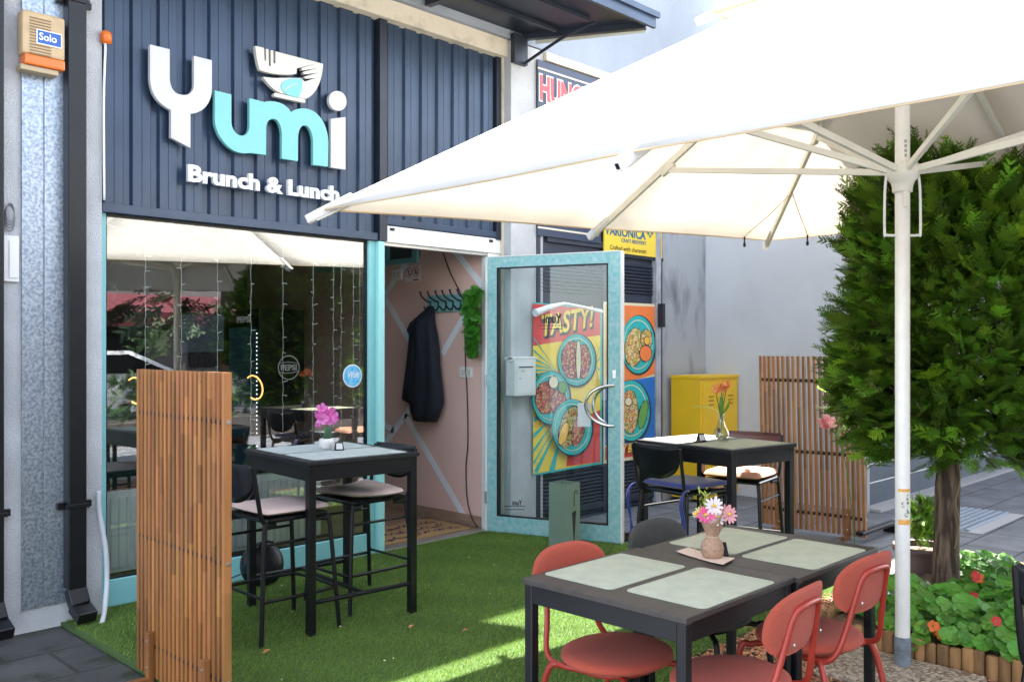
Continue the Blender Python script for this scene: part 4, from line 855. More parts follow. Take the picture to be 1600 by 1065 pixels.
# burlap bouquet on a paper napkin
bc = W(1113, 872, Z=DHt); bc = Vector((bc.x, bc.y, DHt))
bq = empty('burlap_bouquet', bc, 'pink and white daisies in a burlap wrapped pot on the near dining tables', 'flower pot')
bur = mat('burlap', (.42, .26, .17), .95, var=.18, vscale=90, bump=.6, bscale=350)
mb = MB(); n = 30; vs = []; prof = [(.030, .004), (.039, .02), (.041, .04), (.034, .064), (.0215, .078), (.020, .084), (.031, .11), (.045, .145), (.053, .162)]
for j, (r, z) in enumerate(prof):
    for k in range(n):
        a = 2 * PI * k / n; t = j / (len(prof) - 1); rr = r * (1 + (.10 * t * t * math.sin(a * 5 + 1) + .07 * t * math.sin(a * 9) + .04 * math.sin(a * 13))); zz = z + t ** 4 * .02 * math.sin(a * 3); vs.append(bc + Vector((rr * math.cos(a), rr * math.sin(a), zz)))
mb.add(vs, [(j * n + k, j * n + (k + 1) % n, (j + 1) * n + (k + 1) % n, (j + 1) * n + k) for j in range(len(prof) - 1) for k in range(n)] + [tuple(range(n))]); mb.build('burlap_wrap', bur, bq, smooth=True, solid=.0015)
RT = Vector((SS, -CC, 0))
MB().tube([bc + Vector((.0215 * math.cos(a), .0215 * math.sin(a), .081)) for a in np.linspace(0, 2 * PI, 16)[:-1]], .0028, 6, close=True).tube(smoothpath([bc + Vector((0, 0, .083)) - RT * .022, bc + Vector((0, 0, .092)) - RT * .042, bc + Vector((0, 0, .07)) - RT * .062, bc + Vector((0, 0, .04)) - RT * .064, bc + Vector((0, 0, .022)) - RT * .060], 5), .0018, 5).build('twine', mat('twine', (.5, .36, .22), .9), bq)
VW = Vector((-CC, -SS, .25))
daisies = {'white_petals': (mat('petal_white', (.80, .72, .72), .6, trans=.3), [(-.002, .198, .036), (.006, .158, .036)]), 'pink_petals': (mat('petal_pink', (.80, .10, .30), .6, trans=.3), [(-.030, .165, .033), (.022, .175, .024), (-.012, .172, .026)]), 'pale_pink_petals': (mat('petal_palepink', (.80, .38, .42), .6, trans=.3), [(.055, .168, .034), (.044, .18, .026)]), 'cream_petals': (mat('petal_cream', (.72, .66, .35), .6, trans=.3), [(-.053, .175, .018), (-.066, .165, .014)])}
cen = MB()
for nm, (m_, ls) in daisies.items():
    mb = MB()
    for dx, dz, r in ls:
        c = bc + RT * dx + Vector((-CC, -SS, 0)) * (.03 if r > .03 else .015) + Vector((0, 0, dz)); petalflower(mb, c, VW + RT * dx * 6, r, 12 if r > .03 else 8, .2, .12); cen.lathe([(0, .007), (.005, .006), (.007, .002), (.006, -.002)], c + VW * .003, 8)
    mb.build(nm, m_, bq)
cen.build('flower_centre', mat('daisy_yellow', (.75, .42, .03), .7), bq)
mb = MB()
for i in range(34):
    a = random.uniform(0, 1); base = bc + Vector((0, 0, .13)) - RT * .03; tip = bc - RT * (.02 + .03 * random.random()) + Vector((0, 0, .18 + .08 * random.random())); 
    if i < 20: tip = bc - RT * .028 + Vector((random.uniform(-.012, .012), random.uniform(-.012, .012), .17 + .0035 * i)); 
    leaf(mb, tip, (random.uniform(-1, 1), random.uniform(-1, 1), .8), (0, 0, 1), .018, .0035, .1, 3)
mb.tube([bc - RT * .02 + Vector((0, 0, .14)), bc - RT * .028 + Vector((0, 0, .245))], .0012, 4); mb.build('greenery', mat('lime_green', (.35, .42, .06), .6, trans=.3), bq)
nm_ = MB(); ang = R(-22); 
pw, pd = .085, .05; cs = [W(1057, 864, Z=DHt), W(1075, 858, Z=DHt), W(1148, 875, Z=DHt), W(1130, 885, Z=DHt)]
n = 8; vs = []
for i in range(n + 1):
    for j in range(3):
        a = cs[0].lerp(cs[3], i / n); b = cs[1].lerp(cs[2], i / n); p = a.lerp(b, j / 2); vs.append((p.x, p.y, DHt + .0045 + .004 * (abs(i / n - .5) * 2) ** 3))
nm_.add(vs, [(i * 3 + j, i * 3 + j + 1, i * 3 + j + 4, i * 3 + j + 3) for i in range(n) for j in range(2)])
nm_.build('paper_napkin', mat('napkin', (.66, .50, .40), .8, col2=(.55, .25, .2), vscale=22, lo=.55, hi=.8), solid=.0012, label='creased paper slip with a reddish print under the burlap pot', cat='paper')

# ================================================================== PARASOLS
def umb_dirs(th, a, base_h, tx, tz):
    c, s = math.cos(th), math.sin(th); out = []
    for qa, qb in ((1, 0), (1, 1), (0, 1), (-1, 1), (-1, 0), (-1, -1), (0, -1), (1, -1)):
        cx = a * (qa * -s + qb * -c); czz = a * (qa * -c + qb * s)     # camera frame x right, z forward
        out.append(Vector((CC * czz + SS * cx, SS * czz - CC * cx, base_h + tx * cx + tz * czz)))
    return out
UA = 3.425
def parasol(root, full=True):
    tips = umb_dirs(.838, 1.97, 2.217, .019, .04)      # N A M1 C R D S B
    apex = Vector((0, 0, UA)); mb = MB(); NR = 12
    def sag(t, mid): return 0
    rows = []
    vs = []; fs = []
    def P(i, t):     # point on rib i, t=0 apex 1 tip
        return apex.lerp(tips[i], t)
    NC = 6
    for i in range(8):
        j = (i + 1) % 8; b = len(vs)
        for r in range(NR + 1):
            t = r / NR * .985
            for c in range(NC + 1):
                s_ = c / NC; p = P(i, t).lerp(P(j, t), s_); w_ = math.sin(PI * s_)
                p = p + Vector((0, 0, -.035 * w_ * t * (1 - t) * 2)) ; p = p - Vector((p.x, p.y, 0)) * (.016 * w_ * t ** 2); p.z += .012 * math.sin(c * 1.9 + i * 2 + t * 5) * w_ * t * (1 - t)
                vs.append(p)
        for r in range(NR):
            for c in range(NC): a_ = b + r * (NC + 1) + c; fs.append((a_, a_ + NC + 1, a_ + NC + 2, a_ + 1))
    mb.add(vs, fs); o = mb.build('canopy', fabric, root, world=False, smooth=True, autosm=12, solid=.0025)
    hm = MB()
    for i in range(8):
        j = (i + 1) % 8; pts = [P(i, .985).lerp(P(j, .985), k / 6) for k in range(7)]
        for k, p in enumerate(pts): w_ = math.sin(PI * k / 6); q = p - Vector((p.x, p.y, 0)) * (.018 * w_); pts[k] = q + Vector((0, 0, -.004))
        hm.tube(pts, .004, 5)
    hm.build('hem', mat('hem', (.75, .60, .40), .8, trans=.4), o, world=False)
    for i in range(8):
        tip = P(i, 1.0); mid = i % 2 == 0; tj = .70 if mid else .50; dz = Vector((0, 0, -.028))
        MB().rbar(P(i, .06) + dz, P(i, .995) + dz, .022, .036).build('rib', cream_pole, root, world=False)
        d = (tip - apex).normalized(); sl = MB(); sl.rbar(P(i, .93) + dz * .4, tip + d * .035 + dz * .7, .036, .044); sl.build('rib_sleeve', MATS['parasol_fabric'] if not mid else whitep, root, world=False, bevel=.006)
        if mid: hl = MB(); hl.rbar(tip + d * .0352 + dz * .7, tip + d * .037 + dz * .7, .014, .020); hl.build('end_hole', black, root, world=False)
        jp = P(i, tj) + dz * 1.9
        br_ = MB(); br_.rbar(P(i, tj - .022) + dz * 1.4, P(i, tj + .022) + dz * 1.4, .030, .06); br_.build('strut_bracket', cream_pole, root, world=False, bevel=.006)
        hub = Vector((jp.x, jp.y, 0)).normalized() * .06 + Vector((0, 0, 2.345)); MB().rbar(hub, jp, .020, .030).build('strut', cream_pole, root, world=False, bevel=.002)
    if full:
        for i in (3,):
            for sgn_ in (-1, 1):
                k = (i + sgn_) % 8; e_ = P(i, .97).lerp(P(k, .97), .17); st = P(i, .72) + Vector((0, 0, -.05)); MB().tube(smoothpath([st, st.lerp(e_, .5) + Vector((0, 0, -.012)), e_ + Vector((0, 0, -.005))], 5), .0035, 6).build('elastic_cord', MATS['hem'], root, world=False)
                MB().tube([e_, e_ + Vector((0, 0, -.05))], .006, 6).lathe([(.009, -.085), (.011, -.07), (.009, -.052)], e_, 8).build('hook', black, root, world=False)
    MB().lathe([(.033, .17), (.033, 3.36), (.028, 3.39), (0, 3.40)], (0, 0, 0), 28).build('pole', mat('pole_white', (.78, .76, .72), .35, var=.03, vscale=20), root, world=False, smooth=True, autosm=40)
    MB().lathe([(.037, .03), (.037, .172), (.0335, .176)], (0, 0, 0), 28).lathe([(.012, 0), (.010, .012), (0, .013)], (.033, -.018, .11), 10, M=Matrix.Rotation(PI / 2, 4, 'Y')).build('base_sleeve', mat('grey_sleeve', (.16, .19, .22), .55, var=.25, vscale=18, bump=.2), root, world=False, smooth=True, autosm=40)
    MB().lathe([(.034, 2.24), (.044, 2.245), (.046, 2.27), (.052, 2.29), (.072, 2.315), (.078, 2.34), (.07, 2.372), (.045, 2.38), (.034, 2.38)], (0, 0, 0), 28).build('runner', cream_pole, root, world=False, smooth=True, autosm=50)
    hx = RT * .082; hnd = MB(); hnd.tube(smoothpath([Vector((0, 0, 2.33)) + hx * .9, Vector((0, 0, 2.25)) + hx, Vector((0, 0, 2.06)) + hx * 1.02, Vector((0, 0, 2.045)) + hx * .9, Vector((0, 0, 2.043)), Vector((0, 0, 2.045)) - hx * .9, Vector((0, 0, 2.06)) - hx * 1.02, Vector((0, 0, 2.25)) - hx, Vector((0, 0, 2.33)) - hx * .9], 4), .0065, 8); hnd.build('lift_handle', whitep, root, world=False, smooth=True, autosm=60)
    fwd = Vector((-CC, -SS, 0)); 
    hh = MB()
    for k in range(4): hh.rbar(fwd * .0325 + Vector((0, 0, 2.41 + k * .022)), fwd * .0355 + Vector((0, 0, 2.41 + k * .022)), .010, .014)
    hh.build('height_holes', mat('grey_dot', (.35, .33, .3), .6), root, world=False); MB().rbar(fwd * .036 + Vector((0, 0, 2.17)), fwd * .036 + Vector((0, 0, 2.26)), .026, .010, up=fwd).build('latch', cream_pole, root, world=False, bevel=.004)
    MB().lathe([(.07, 3.33), (.075, 3.40), (.03, 3.44), (.0, 3.45)], (0, 0, 0), 20).build('crown_cap', whitep, root, world=False, smooth=True, autosm=50)
pr = empty('parasol', (4.29, 1.655, 0), 'big square cream parasol on a white pole over the dining tables', 'parasol', 'cream parasols'); parasol(pr)
# sticker on the pole
st = MB(); st2 = MB(); st3 = MB(); a0 = math.atan2(-SS, -CC)
def arc(mb, z0, z1, w0, w1, r=.0338):
    v = []; n = 7
    for k in range(n + 1): a = a0 + w0 + (w1 - w0) * k / n; v += [(r * math.cos(a), r * math.sin(a), z0), (r * math.cos(a), r * math.sin(a), z1)]
    mb.add(v, [(2 * k, 2 * k + 2, 2 * k + 3, 2 * k + 1) for k in range(n)])
arc(st, .70, .865, -1, 1); st4 = MB(); arc(st2, .70, .723, -1, 1, .0341); arc(st4, .852, .866, -1, 1, .0341)
for i in range(16): zz = random.uniform(.735, .835); ww = random.uniform(-.8, .5); arc(st3, zz, zz + random.choice((.003, .006, .012)), ww, ww + random.uniform(.1, .4), .0343)
lb = st.build('warning_label', mat('label_white', (.7, .68, .6), .5), pr, world=False); [q_.build('orange_band', mat('label_orange', (.75, .38, .08), .5), lb, world=False) for q_ in (st2, st4)]; st3.build('print_marks', mat('label_grey', (.2, .2, .2), .5), lb, world=False)
pr2 = copy_tree(pr, None, Vector((6.36, .80, 1.27))); pr2['label'] = 'cream parasol showing only its tip at the top of the picture'; pr2.rotation_euler.z = 0
for c in kids(pr2):
    if c.name.startswith(('warning_label', 'base_sleeve')): 
        for g_ in kids(c): bpy.data.objects.remove(g_)
        bpy.data.objects.remove(c)
MB().lathe([(.034, -1.1), (.034, .18)], (0, 0, 0), 20).build('lower_pole', MATS['pole_white'], pr2, world=False, smooth=True, autosm=40)
# exposed aggregate base slab
agg = bpy.data.materials.new('aggregate'); agg.use_nodes = True; n_ = agg.node_tree.nodes; l_ = agg.node_tree.links
tc = n_.new('ShaderNodeTexCoord'); vo = n_.new('ShaderNodeTexVoronoi'); vo.inputs['Scale'].default_value = 75; l_.new(tc.outputs['Object'], vo.inputs[0]); cr = n_.new('ShaderNodeValToRGB'); e = cr.color_ramp.elements; e[0].color = (.16, .10, .06, 1); e[1].color = (.55, .46, .36, 1); q = e.new(.5); q.color = (.32, .27, .22, 1)
sp = n_.new('ShaderNodeSeparateColor'); l_.new(vo.outputs['Color'], sp.inputs[0]); l_.new(sp.outputs[0], cr.inputs[0]); l_.new(cr.outputs[0], n_['Principled BSDF'].inputs['Base Color']); bp = n_.new('ShaderNodeBump'); bp.inputs['Strength'].default_value = .8; bp.inputs['Distance'].default_value = .008; bp.invert = True; l_.new(vo.outputs['Distance'], bp.inputs['Height']); l_.new(bp.outputs[0], n_['Principled BSDF'].inputs['Normal'])
MB().box((3.94, 1.32, .012), (4.405, 1.93, .045)).build('base_slab', agg, pr, bevel=.012, label='exposed aggregate concrete slab')

# ================================================================== FLOWER BED
BX0, BX1, BY0, BY1 = 4.42, 6.7, .5, 2.18
MB().box((BX0 + .04, BY0, .0), (BX1, BY1 - .04, .09)).build('bed_soil', mat('soil', (.16, .10, .06), .95), world=False, kind='structure')
le = empty('log_edging', (BX0, 1.3, 0), 'low palisade of upright half logs around the nasturtium bed', 'garden edging')
mb = MB(); y = BY0
woodl = mat('log_wood', (.30, .17, .075), .85, tint=True, var=.3, vscale=22, stretch=(1, 1, .2), bump=.4, bscale=60)
while y < BY1:
    wd = random.uniform(.045, .055); h = random.uniform(.125, .14); c = random.uniform(.6, 1.25); mb.cur = (c, c * .95, c * .85); mb.lathe([(wd / 2, 0), (wd / 2, h - .006), (wd / 2 - .006, h)], (BX0 + .02, y, 0), 10, sx=.75); y += wd * 1.02
x = BX0 + .05
while x < 5.05:
    wd = random.uniform(.045, .055); h = random.uniform(.11, .14); c = random.uniform(.7, 1.3); mb.cur = (c, c * .95, c * .85); mb.lathe([(wd / 2, 0), (wd / 2, h - .006), (wd / 2 - .006, h)], (x, BY1, 0), 10, sy=.75); x += wd * 1.02
mb.build('half_logs', woodl, le, smooth=True, autosm=40)
# nasturtiums: several countable clumps, each its own plant
nleaf = mat('nasturtium_leaf', (.10, .29, .035), .5, tint=True, trans=.28, var=.1, vscale=8)
nfl = mat('nasturtium_orange', (.80, .16, .02), .55, trans=.3); nfr = mat('nasturtium_red', (.55, .02, .02), .55, trans=.2)
def nasturtium(cx, cy, rad, nl, fl, label, hgt=.2, flm=None):
    nl = int(nl * 1.05); hgt *= 1.2
    root = empty('nasturtium', (cx, cy, .06), label, 'plant', 'nasturtiums in the bed'); mb = MB(); stm = MB()
    for i in range(nl):
        a = random.uniform(0, 2 * PI); r = rad * math.sqrt(random.random()); h = .09 + hgt * (1 - (r / rad) ** 2 * .75) * random.uniform(.6, 1.05); p = Vector((cx + r * math.cos(a), cy + r * math.sin(a), h))
        if p.x < BX0 + .02: p.z = max(.05, p.z - .05)
        lr = random.uniform(.024, .052); nrm = Vector((math.cos(a) * .5 * r / rad - .30 + random.uniform(-.45, .45), math.sin(a) * .5 * r / rad - .3 + random.uniform(-.45, .45), 1)).normalized()
        x_ = nrm.orthogonal().normalized(); y_ = nrm.cross(x_); c = random.uniform(.55, 1.35); mb.cur = (c * random.uniform(.8, 1.25), c, c * .9); k = 11
        rim = [p + (x_ * math.cos(t) + y_ * math.sin(t)) * lr * (1 + .06 * math.cos(5 * t)) + nrm * lr * .10 * math.cos(5 * t + 1) for t in np.linspace(0, 2 * PI, k + 1)[:-1]]
        mb.add([p - nrm * lr * .12] + rim, [(0, 1 + j, 1 + (j + 1) % k) for j in range(k)])
        stm.tube([p - nrm * lr * .12, Vector(((p.x + cx) / 2, (p.y + cy) / 2, .07))], .0014, 4, caps=False)
    mb.build('leaves', nleaf, root, fixn=False); stm.build('stems', mat('stem_pale', (.18, .30, .08), .6), root, fixn=False)
    if fl:
        m2 = MB(); 
        for (fx, fy, fz, fr_) in fl: petalflower(m2, (fx, fy, fz), (-CC, -SS, .45), fr_, 5, .55, .15)
        m2.build('blossom', flm or nfl, root)
def at(px, py, t):      # world point on the pixel ray at distance t along the view
    u = (px - 800) / FPX; return Vector(((CC + SS * u) * t, (SS - CC * u) * t, EYE + (543 - py) / FPX * t))
def fl(*l): return [(*at(px, py, t), r) for px, py, t, r in l]
nasturtium(4.72, 1.62, .30, 190, fl((1436, 979, 4.35, .026)), 'nasturtium clump left of the parasol pole base at the bed corner')
nasturtium(4.72, 1.18, .30, 200, fl((1458, 977, 4.28, .030), (1470, 990, 4.26, .026), (1463, 985, 4.3, .028)), 'nasturtium clump with the large orange flower right of the parasol pole')
nasturtium(4.75, .80, .28, 180, fl((1556, 970, 4.1, .024)), 'nasturtium clump trailing over the log edging at the right edge', flm=nfr)
nasturtium(5.10, 1.95, .24, 120, [], 'sunlit nasturtium clump behind the second coral chair', .13)
nasturtium(5.20, 1.30, .32, 190, fl((1520, 932, 4.75, .030), (1524, 900, 4.9, .03)), 'nasturtium clump with dark red flowers right of the tree trunk', .2, nfr)
nasturtium(5.45, .98, .32, 170, fl((1528, 902, 5.0, .034), (1578, 917, 4.9, .03)), 'nasturtium clump with pale orange flowers at the back of the bed', .24)
nasturtium(5.75, 1.35, .28, 120, [], 'yellow green nasturtium clump behind the tree trunk', .14)
nasturtium(5.42, 1.62, .22, 110, [], 'nasturtium clump crowding the foot of the tree trunk', .14)
nasturtium(4.85, 2.0, .20, 110, [], 'nasturtium clump at the far left corner of the log edging', .14)
nasturtium(6.15, 1.05, .30, 130, fl((1590, 890, 5.6, .03)), 'bright nasturtium clump around the right conifer pot', .18)
nasturtium(6.2, 1.9, .28, 120, [], 'low nasturtium clump at the back of the bed by the trunk', .10)

# ------------------------------------------------------------------ round cypress tree
TB = Vector((5.625, 1.915, 0))
tr = empty('cypress_tree', TB, 'clipped round cypress tree with bare trunk under the parasol edge', 'tree')
bark = mat('bark', (.17, .115, .075), .95, col2=(.045, .028, .02), vscale=34, bump=1, bscale=60, stretch=(1, 1, .16), detail=8, lo=.42, hi=.6)
mb = MB(); path = smoothpath([TB + Vector((-.02, 0, .02)), TB + Vector((-.005, 0, .3)), TB + Vector((.015, 0, .6)), TB + Vector((.03, .0, .95)), TB + Vector((.03, .02, 1.6)), TB + Vector((.05, 0, 2.5))], 6); n = len(path)
mb.tube(path, [.082 - .012 * min(1, i / 8) - .055 * max(0, (i - 14) / (n - 15)) for i in range(n)], 18)
for k in range(26):
    a = random.uniform(0, 2 * PI); z = random.uniform(.88, 2.1); d = Vector((math.cos(a), math.sin(a), random.uniform(.1, .6))); b = TB + Vector((.03, 0, z)); mb.tube([b, b + d * .3, b + d * .62 + Vector((0, 0, .06))], [.018, .011, .004], 6)
tk = mb.build('trunk', bark, tr, smooth=True)
vn = MB(); vn.tube(smoothpath([TB + Vector((-.055, -.065, .35)), TB + Vector((-.03, -.085, .5)), TB + Vector((-.05, -.07, .62)), TB + Vector((-.02, -.085, .75)), TB + Vector((-.04, -.075, .9))], 5), .003, 5).build('vine', mat('vine', (.25, .20, .07), .8), tk)
def frond(L_=.12):
    """flat feathery conifer spray pointing +X lying roughly in XY; list of triangles"""
    T = []
    def seg(p, a, L, lvl):
        d = Vector((math.cos(a), math.sin(a), 0)); s_ = Vector((-d.y, d.x, 0)); w_ = .0036 if lvl else .0045
        q = p + d * L; q.z -= L * L * .8
        T.append((p + s_ * w_, q, p - s_ * w_)); 
        if lvl < 2:
            k = 7 if lvl == 0 else 4
            for i in range(k):
                t = (i + .6) / k; b = p.lerp(q, t)
                for sg in (-1, 1): 
                    if random.random() < .93: seg(b, a + sg * R(random.uniform(32, 48)), L * (.52 if lvl == 0 else .40) * (1 - .6 * t) * random.uniform(.8, 1.2), lvl + 1)
    seg(Vector((0, 0, 0)), 0, L_, 0); return np.array([[tuple(v) for v in t] for t in T])
FR = [frond() for _ in range(5)]
CR = TB + Vector((.13, -.13, 0)); CRZ, RH, RV = 1.72, .74, 1.0
def foliage(name, center, rx, rz_, count, parent, m, scale=1.0, lim=None, seed=1, up=.25, lump=.12, inner=.45, box=False):
    rg = np.random.default_rng(seed); chunks = []; tints = []
    ph = rg.uniform(0, 6, 6)
    for i in range(count):
        v = rg.normal(size=3); v /= np.linalg.norm(v)
        lm = 1 + lump * (math.sin(v[0] * 5 + ph[0]) * math.cos(v[1] * 4 + ph[1]) + .6 * math.sin(v[2] * 7 + ph[2] + v[0] * 3)) + lump * .5 * math.sin(v[0] * 11 + v[1] * 13 + ph[3]) 
        rad = lm * (inner + (1 - inner) * rg.random() ** .45)
        if box and v[2] < 0: v = v * np.array([1, 1, 0]) / math.sqrt(1 - v[2] ** 2 + 1e-6) * math.sqrt(max(.02, 1 - abs(v[2]) ** 5)) + v * np.array([0, 0, 1])
        p = Vector((center[0] + v[0] * rx * rad, center[1] + v[1] * rx * rad, center[2] + v[2] * rz_ * rad))
        if lim and not lim(p): continue
        out = Vector((v[0], v[1], v[2] * .5 + up)).normalized(); out = (out + Vector(rg.normal(size=3)) * .38).normalized()
        zax = (Vector((0, 0, 1)) + Vector(rg.normal(size=3)) * .5); yax = zax.cross(out).normalized(); zax = out.cross(yax)
        M = np.array([[out.x, yax.x, zax.x], [out.y, yax.y, zax.y], [out.z, yax.z, zax.z]]); s_ = scale * rg.uniform(.6, 1.35)
        T = FR[int(rg.integers(5))]; q = (T.reshape(-1, 3) @ M.T * s_ + np.array(p)).reshape(T.shape); chunks.append(q)
        c = rg.uniform(.22, 1.1) + (1.1 if rg.random() < .16 else 0); tints.append(np.tile(np.array([[c * rg.uniform(.85, 1.3), c, c * rg.uniform(.6, 1)]]), (len(T), 1)))  # random tint; its wide range paints the cypress's sunlit highlights and dark shade
    v = np.concatenate(chunks); t = np.concatenate(tints); off = np.array(rootloc(parent)); o = bulk(name, v - off, m, t); o.parent = parent; return o
fol = mat('cypress_leaf', (.12, .26, .024), .6, tint=True, trans=.3, spec=.3)
def canopy_lim(p):
    dx = abs(p.x - 4.29); dy = abs(p.y - 1.655); e = max(dx, dy)
    if e < 2.05 and p.z > 2.30 + (1.97 - e) * .60 - .14: return False
    return p.z > .80 + .10 * random.random()
foliage('crown', (CR.x, CR.y, CRZ), RH, RV, 11500, tr, fol, 1.05, canopy_lim, 3, lump=.15, up=.45, box=True)
# potted conifers beyond the bed
potm = mat('pot_brown', (.085, .045, .038), .5, var=.1); limec = mat('conifer_lime', (.22, .42, .045), .6, tint=True, trans=.3)
def conifer(loc, label, s=1.0, seed=5):
    t = empty('potted_conifer', loc, label, 'potted plant', 'potted dwarf conifers'); H = .245 * s
    mb = MB(); vs = []; n = 48; prof = [(.115, 0), (.12, .01), (.155, H - .05), (.155, H - .045)]; 
    for r, z in prof:
        for k in range(n): a = 2 * PI * k / n; rr = (r + .003 * (k % 2)) * s; vs.append((rr * math.cos(a), rr * math.sin(a), z))
    mb.add(vs, [(j * n + k, j * n + (k + 1) % n, (j + 1) * n + (k + 1) % n, (j + 1) * n + k) for j in range(3) for k in range(n)] + [tuple(range(n))])
    mb.lathe([(.158 * s, H - .046), (.185 * s, H - .04), (.192 * s, H - .018), (.185 * s, H), (.16 * s, H - .004), (.155 * s, H - .04), (0, H - .045)], (0, 0, 0), 40)
    mb.build('pot', potm, t, world=False, smooth=True, autosm=30); MB().lathe([(.153 * s, H - .043), (0, H - .035)], (0, 0, 0), 24).build('soil', MATS['soil'], t, world=False)
    foliage('foliage', (loc[0], loc[1], H + .135 * s), .085 * s, .165 * s, 420, t, limec, .42, None, seed, 1.2, .06, .2)
conifer(Vector((6.05, 2.20, 0)), 'lime green dwarf conifer in a brown pot just left of the tree trunk')
conifer(Vector((5.90, 1.42, 0)), 'lime green dwarf conifer in a brown pot cut off by the right edge', .95, 9)
sp_ = at(1556, 878, 5.15); spr = empty('white_flower_sprig', (sp_.x, sp_.y, .05), 'small pale leafy sprig standing beside the right conifer pot', 'plant'); mb = MB()
mb.tube([(sp_.x, sp_.y, .05), (sp_.x, sp_.y, sp_.z)], .002, 4)
for i in range(16): a = random.uniform(0, 2 * PI); leaf(mb, sp_ + Vector((0, 0, random.uniform(-.04, .03))), (math.cos(a), math.sin(a), .4), (0, 0, 1), .045, .010, .2, 3)
mb.build('leaves', mat('pale_leaf', (.35, .48, .25), .6, trans=.3), spr)
# pink tulip leaning out of the tree side
tp = at(1292, 656, 4.75); pt = empty('pink_tulip', (tp.x + .12, tp.y - .10, .05), 'single open pink tulip beside the left edge of the round tree', 'flower'); mb = MB()
for k in range(7): petalflower(mb, tp + Vector((0, 0, -.02)), (-.6 + random.uniform(-.3, .3), -.5 + random.uniform(-.3, .3), .5), .045 - k * .003, 5, .5, .6 + k * .08)
mb.build('blossom', mat('tulip_pink', (.80, .18, .25), .6, trans=.35, col2=(.85, .62, .5), vscale=40), pt)
MB().tube(smoothpath([tp + Vector((0, 0, -.02)), tp + Vector((.05, -.02, -.07)), tp + Vector((.10, -.06, -.25)), tp + Vector((.12, -.10, -.7)), Vector((tp.x + .12, tp.y - .10, .05))], 5), .003, 6).build('stem', green, pt)
mb = MB(); leaf(mb, tp + Vector((.04, -.02, -.10)), (.6, -.3, .6), (0, 0, 1), .11, .016, .3); mb.build('leaf', MATS['tulip_leaf'], pt, smooth=True)

# ------------------------------------------------------------------ ground items
gr = empty('drain_grate', W(1560, 805, Z=.01), 'square slotted metal drain grate in the paving beyond the tree', 'grate')
g0 = W(1490, 828, Z=0); gx0 = g0.x - .0; gc = [W(1424, 812, Z=.01), W(1457, 786, Z=.01), W(1557, 800, Z=.01), W(1493, 826, Z=.01)]
A_, B_, C_, D_ = gc; mb = MB()
X0, X1 = A_.x, (B_.x + C_.x) / 2; Y0, Y1 = (D_.y + C_.y) / 2 - .1, (A_.y + B_.y) / 2; X0 = min(A_.x, D_.x)
k = 0; yy = Y0
while yy < Y1: mb.box((X0, yy, .0065), (X1, yy + .030, .020)); yy += .060
for xx in (X0, (X0 + X1) / 2, X1 - .02): mb.box((xx, Y0, .0045), (xx + .02, Y1, .0125))
mb.build('grille', mat('grate_steel', (.36, .42, .50), .5, .2), gr); MB().box((X0, Y0, .0055), (X1, Y1, .0062)).build('shade_plate', black, gr); MB().box((X0 - .04, Y0 - .12, .0035), (X1 + .04, Y1 + .04, .0045)).build('frame_pad', mat('kerb', (.4, .4, .41), .9), gr)  # thin black plate imitates the shade below the grate bars
# slotted rubber drain strip by the door
dm = empty('floor_grille', (5.4, 4.6, .02), 'dark slotted grille strip on the grass at the foot of the glass door', 'grate'); mb = MB()
for i in range(24): t = i / 23; p = Vector((5.20 + .40 * t, 5.20 - 1.0 * t, .028)); 
for i in range(30): y_ = 5.24 - i * .035; x_ = 5.16 + (5.24 - y_) * .36; mb.box((x_ + .05, y_ - .012, .024), (x_ + .36, y_ + .006, .044))
mb.build('bars', black, dm); mb = MB(); mb.poly([(5.20, 5.25, .0225), (5.53, 5.25, .0225), (5.93, 4.2, .0225), (5.57, 4.2, .0225)], (0, 0, .004)); mb.build('tray', mat('tray_grey', (.25, .27, .30), .6), dm)
# sage green umbrella stand
us = W(882, 857, Z=.03); us = Vector((us.x, us.y, .024)); ur = empty('umbrella_stand', us, 'square sage green umbrella stand with umbrella cutout on its side', 'umbrella stand', rz=R(4))
sage = mat('sage_paint', (.155, .225, .175), .5, var=.04); w2 = .082; HH = .50; rest = MB()
for a, b in (((-w2, -w2), (-w2 + .003, w2)), ((w2 - .003, -w2), (w2, w2)), ((-w2 + .0031, w2 - .003), (w2 - .0031, w2)), ((-w2 + .0031, -w2), (w2 - .0031, -w2 + .003))): rest.box((a[0], a[1], 0), (b[0], b[1], HH))
rest.box((-w2, -w2, .004), (w2, w2, .008)); rest.build('housing', sage, ur, world=False)
uc = MB(); yf = -w2 - .0012
uc.poly([(.005, yf, .07), (.011, yf, .07), (.033, yf, .30), (-.018, yf, .285)], (0, .001, 0)); uc.tube([(.008, yf, .02), (.008, yf, .08)], .0015, 5)
uc.tube(smoothpath([(.008, yf, .33), (.008, yf, .40), (.012, yf, .43), (.03, yf, .445), (.047, yf, .43), (.047, yf, .415)], 5), .003, 6); uc.build('cutout_mark', mat('cutout_dark', (.012, .016, .013), .7), ur, world=False)
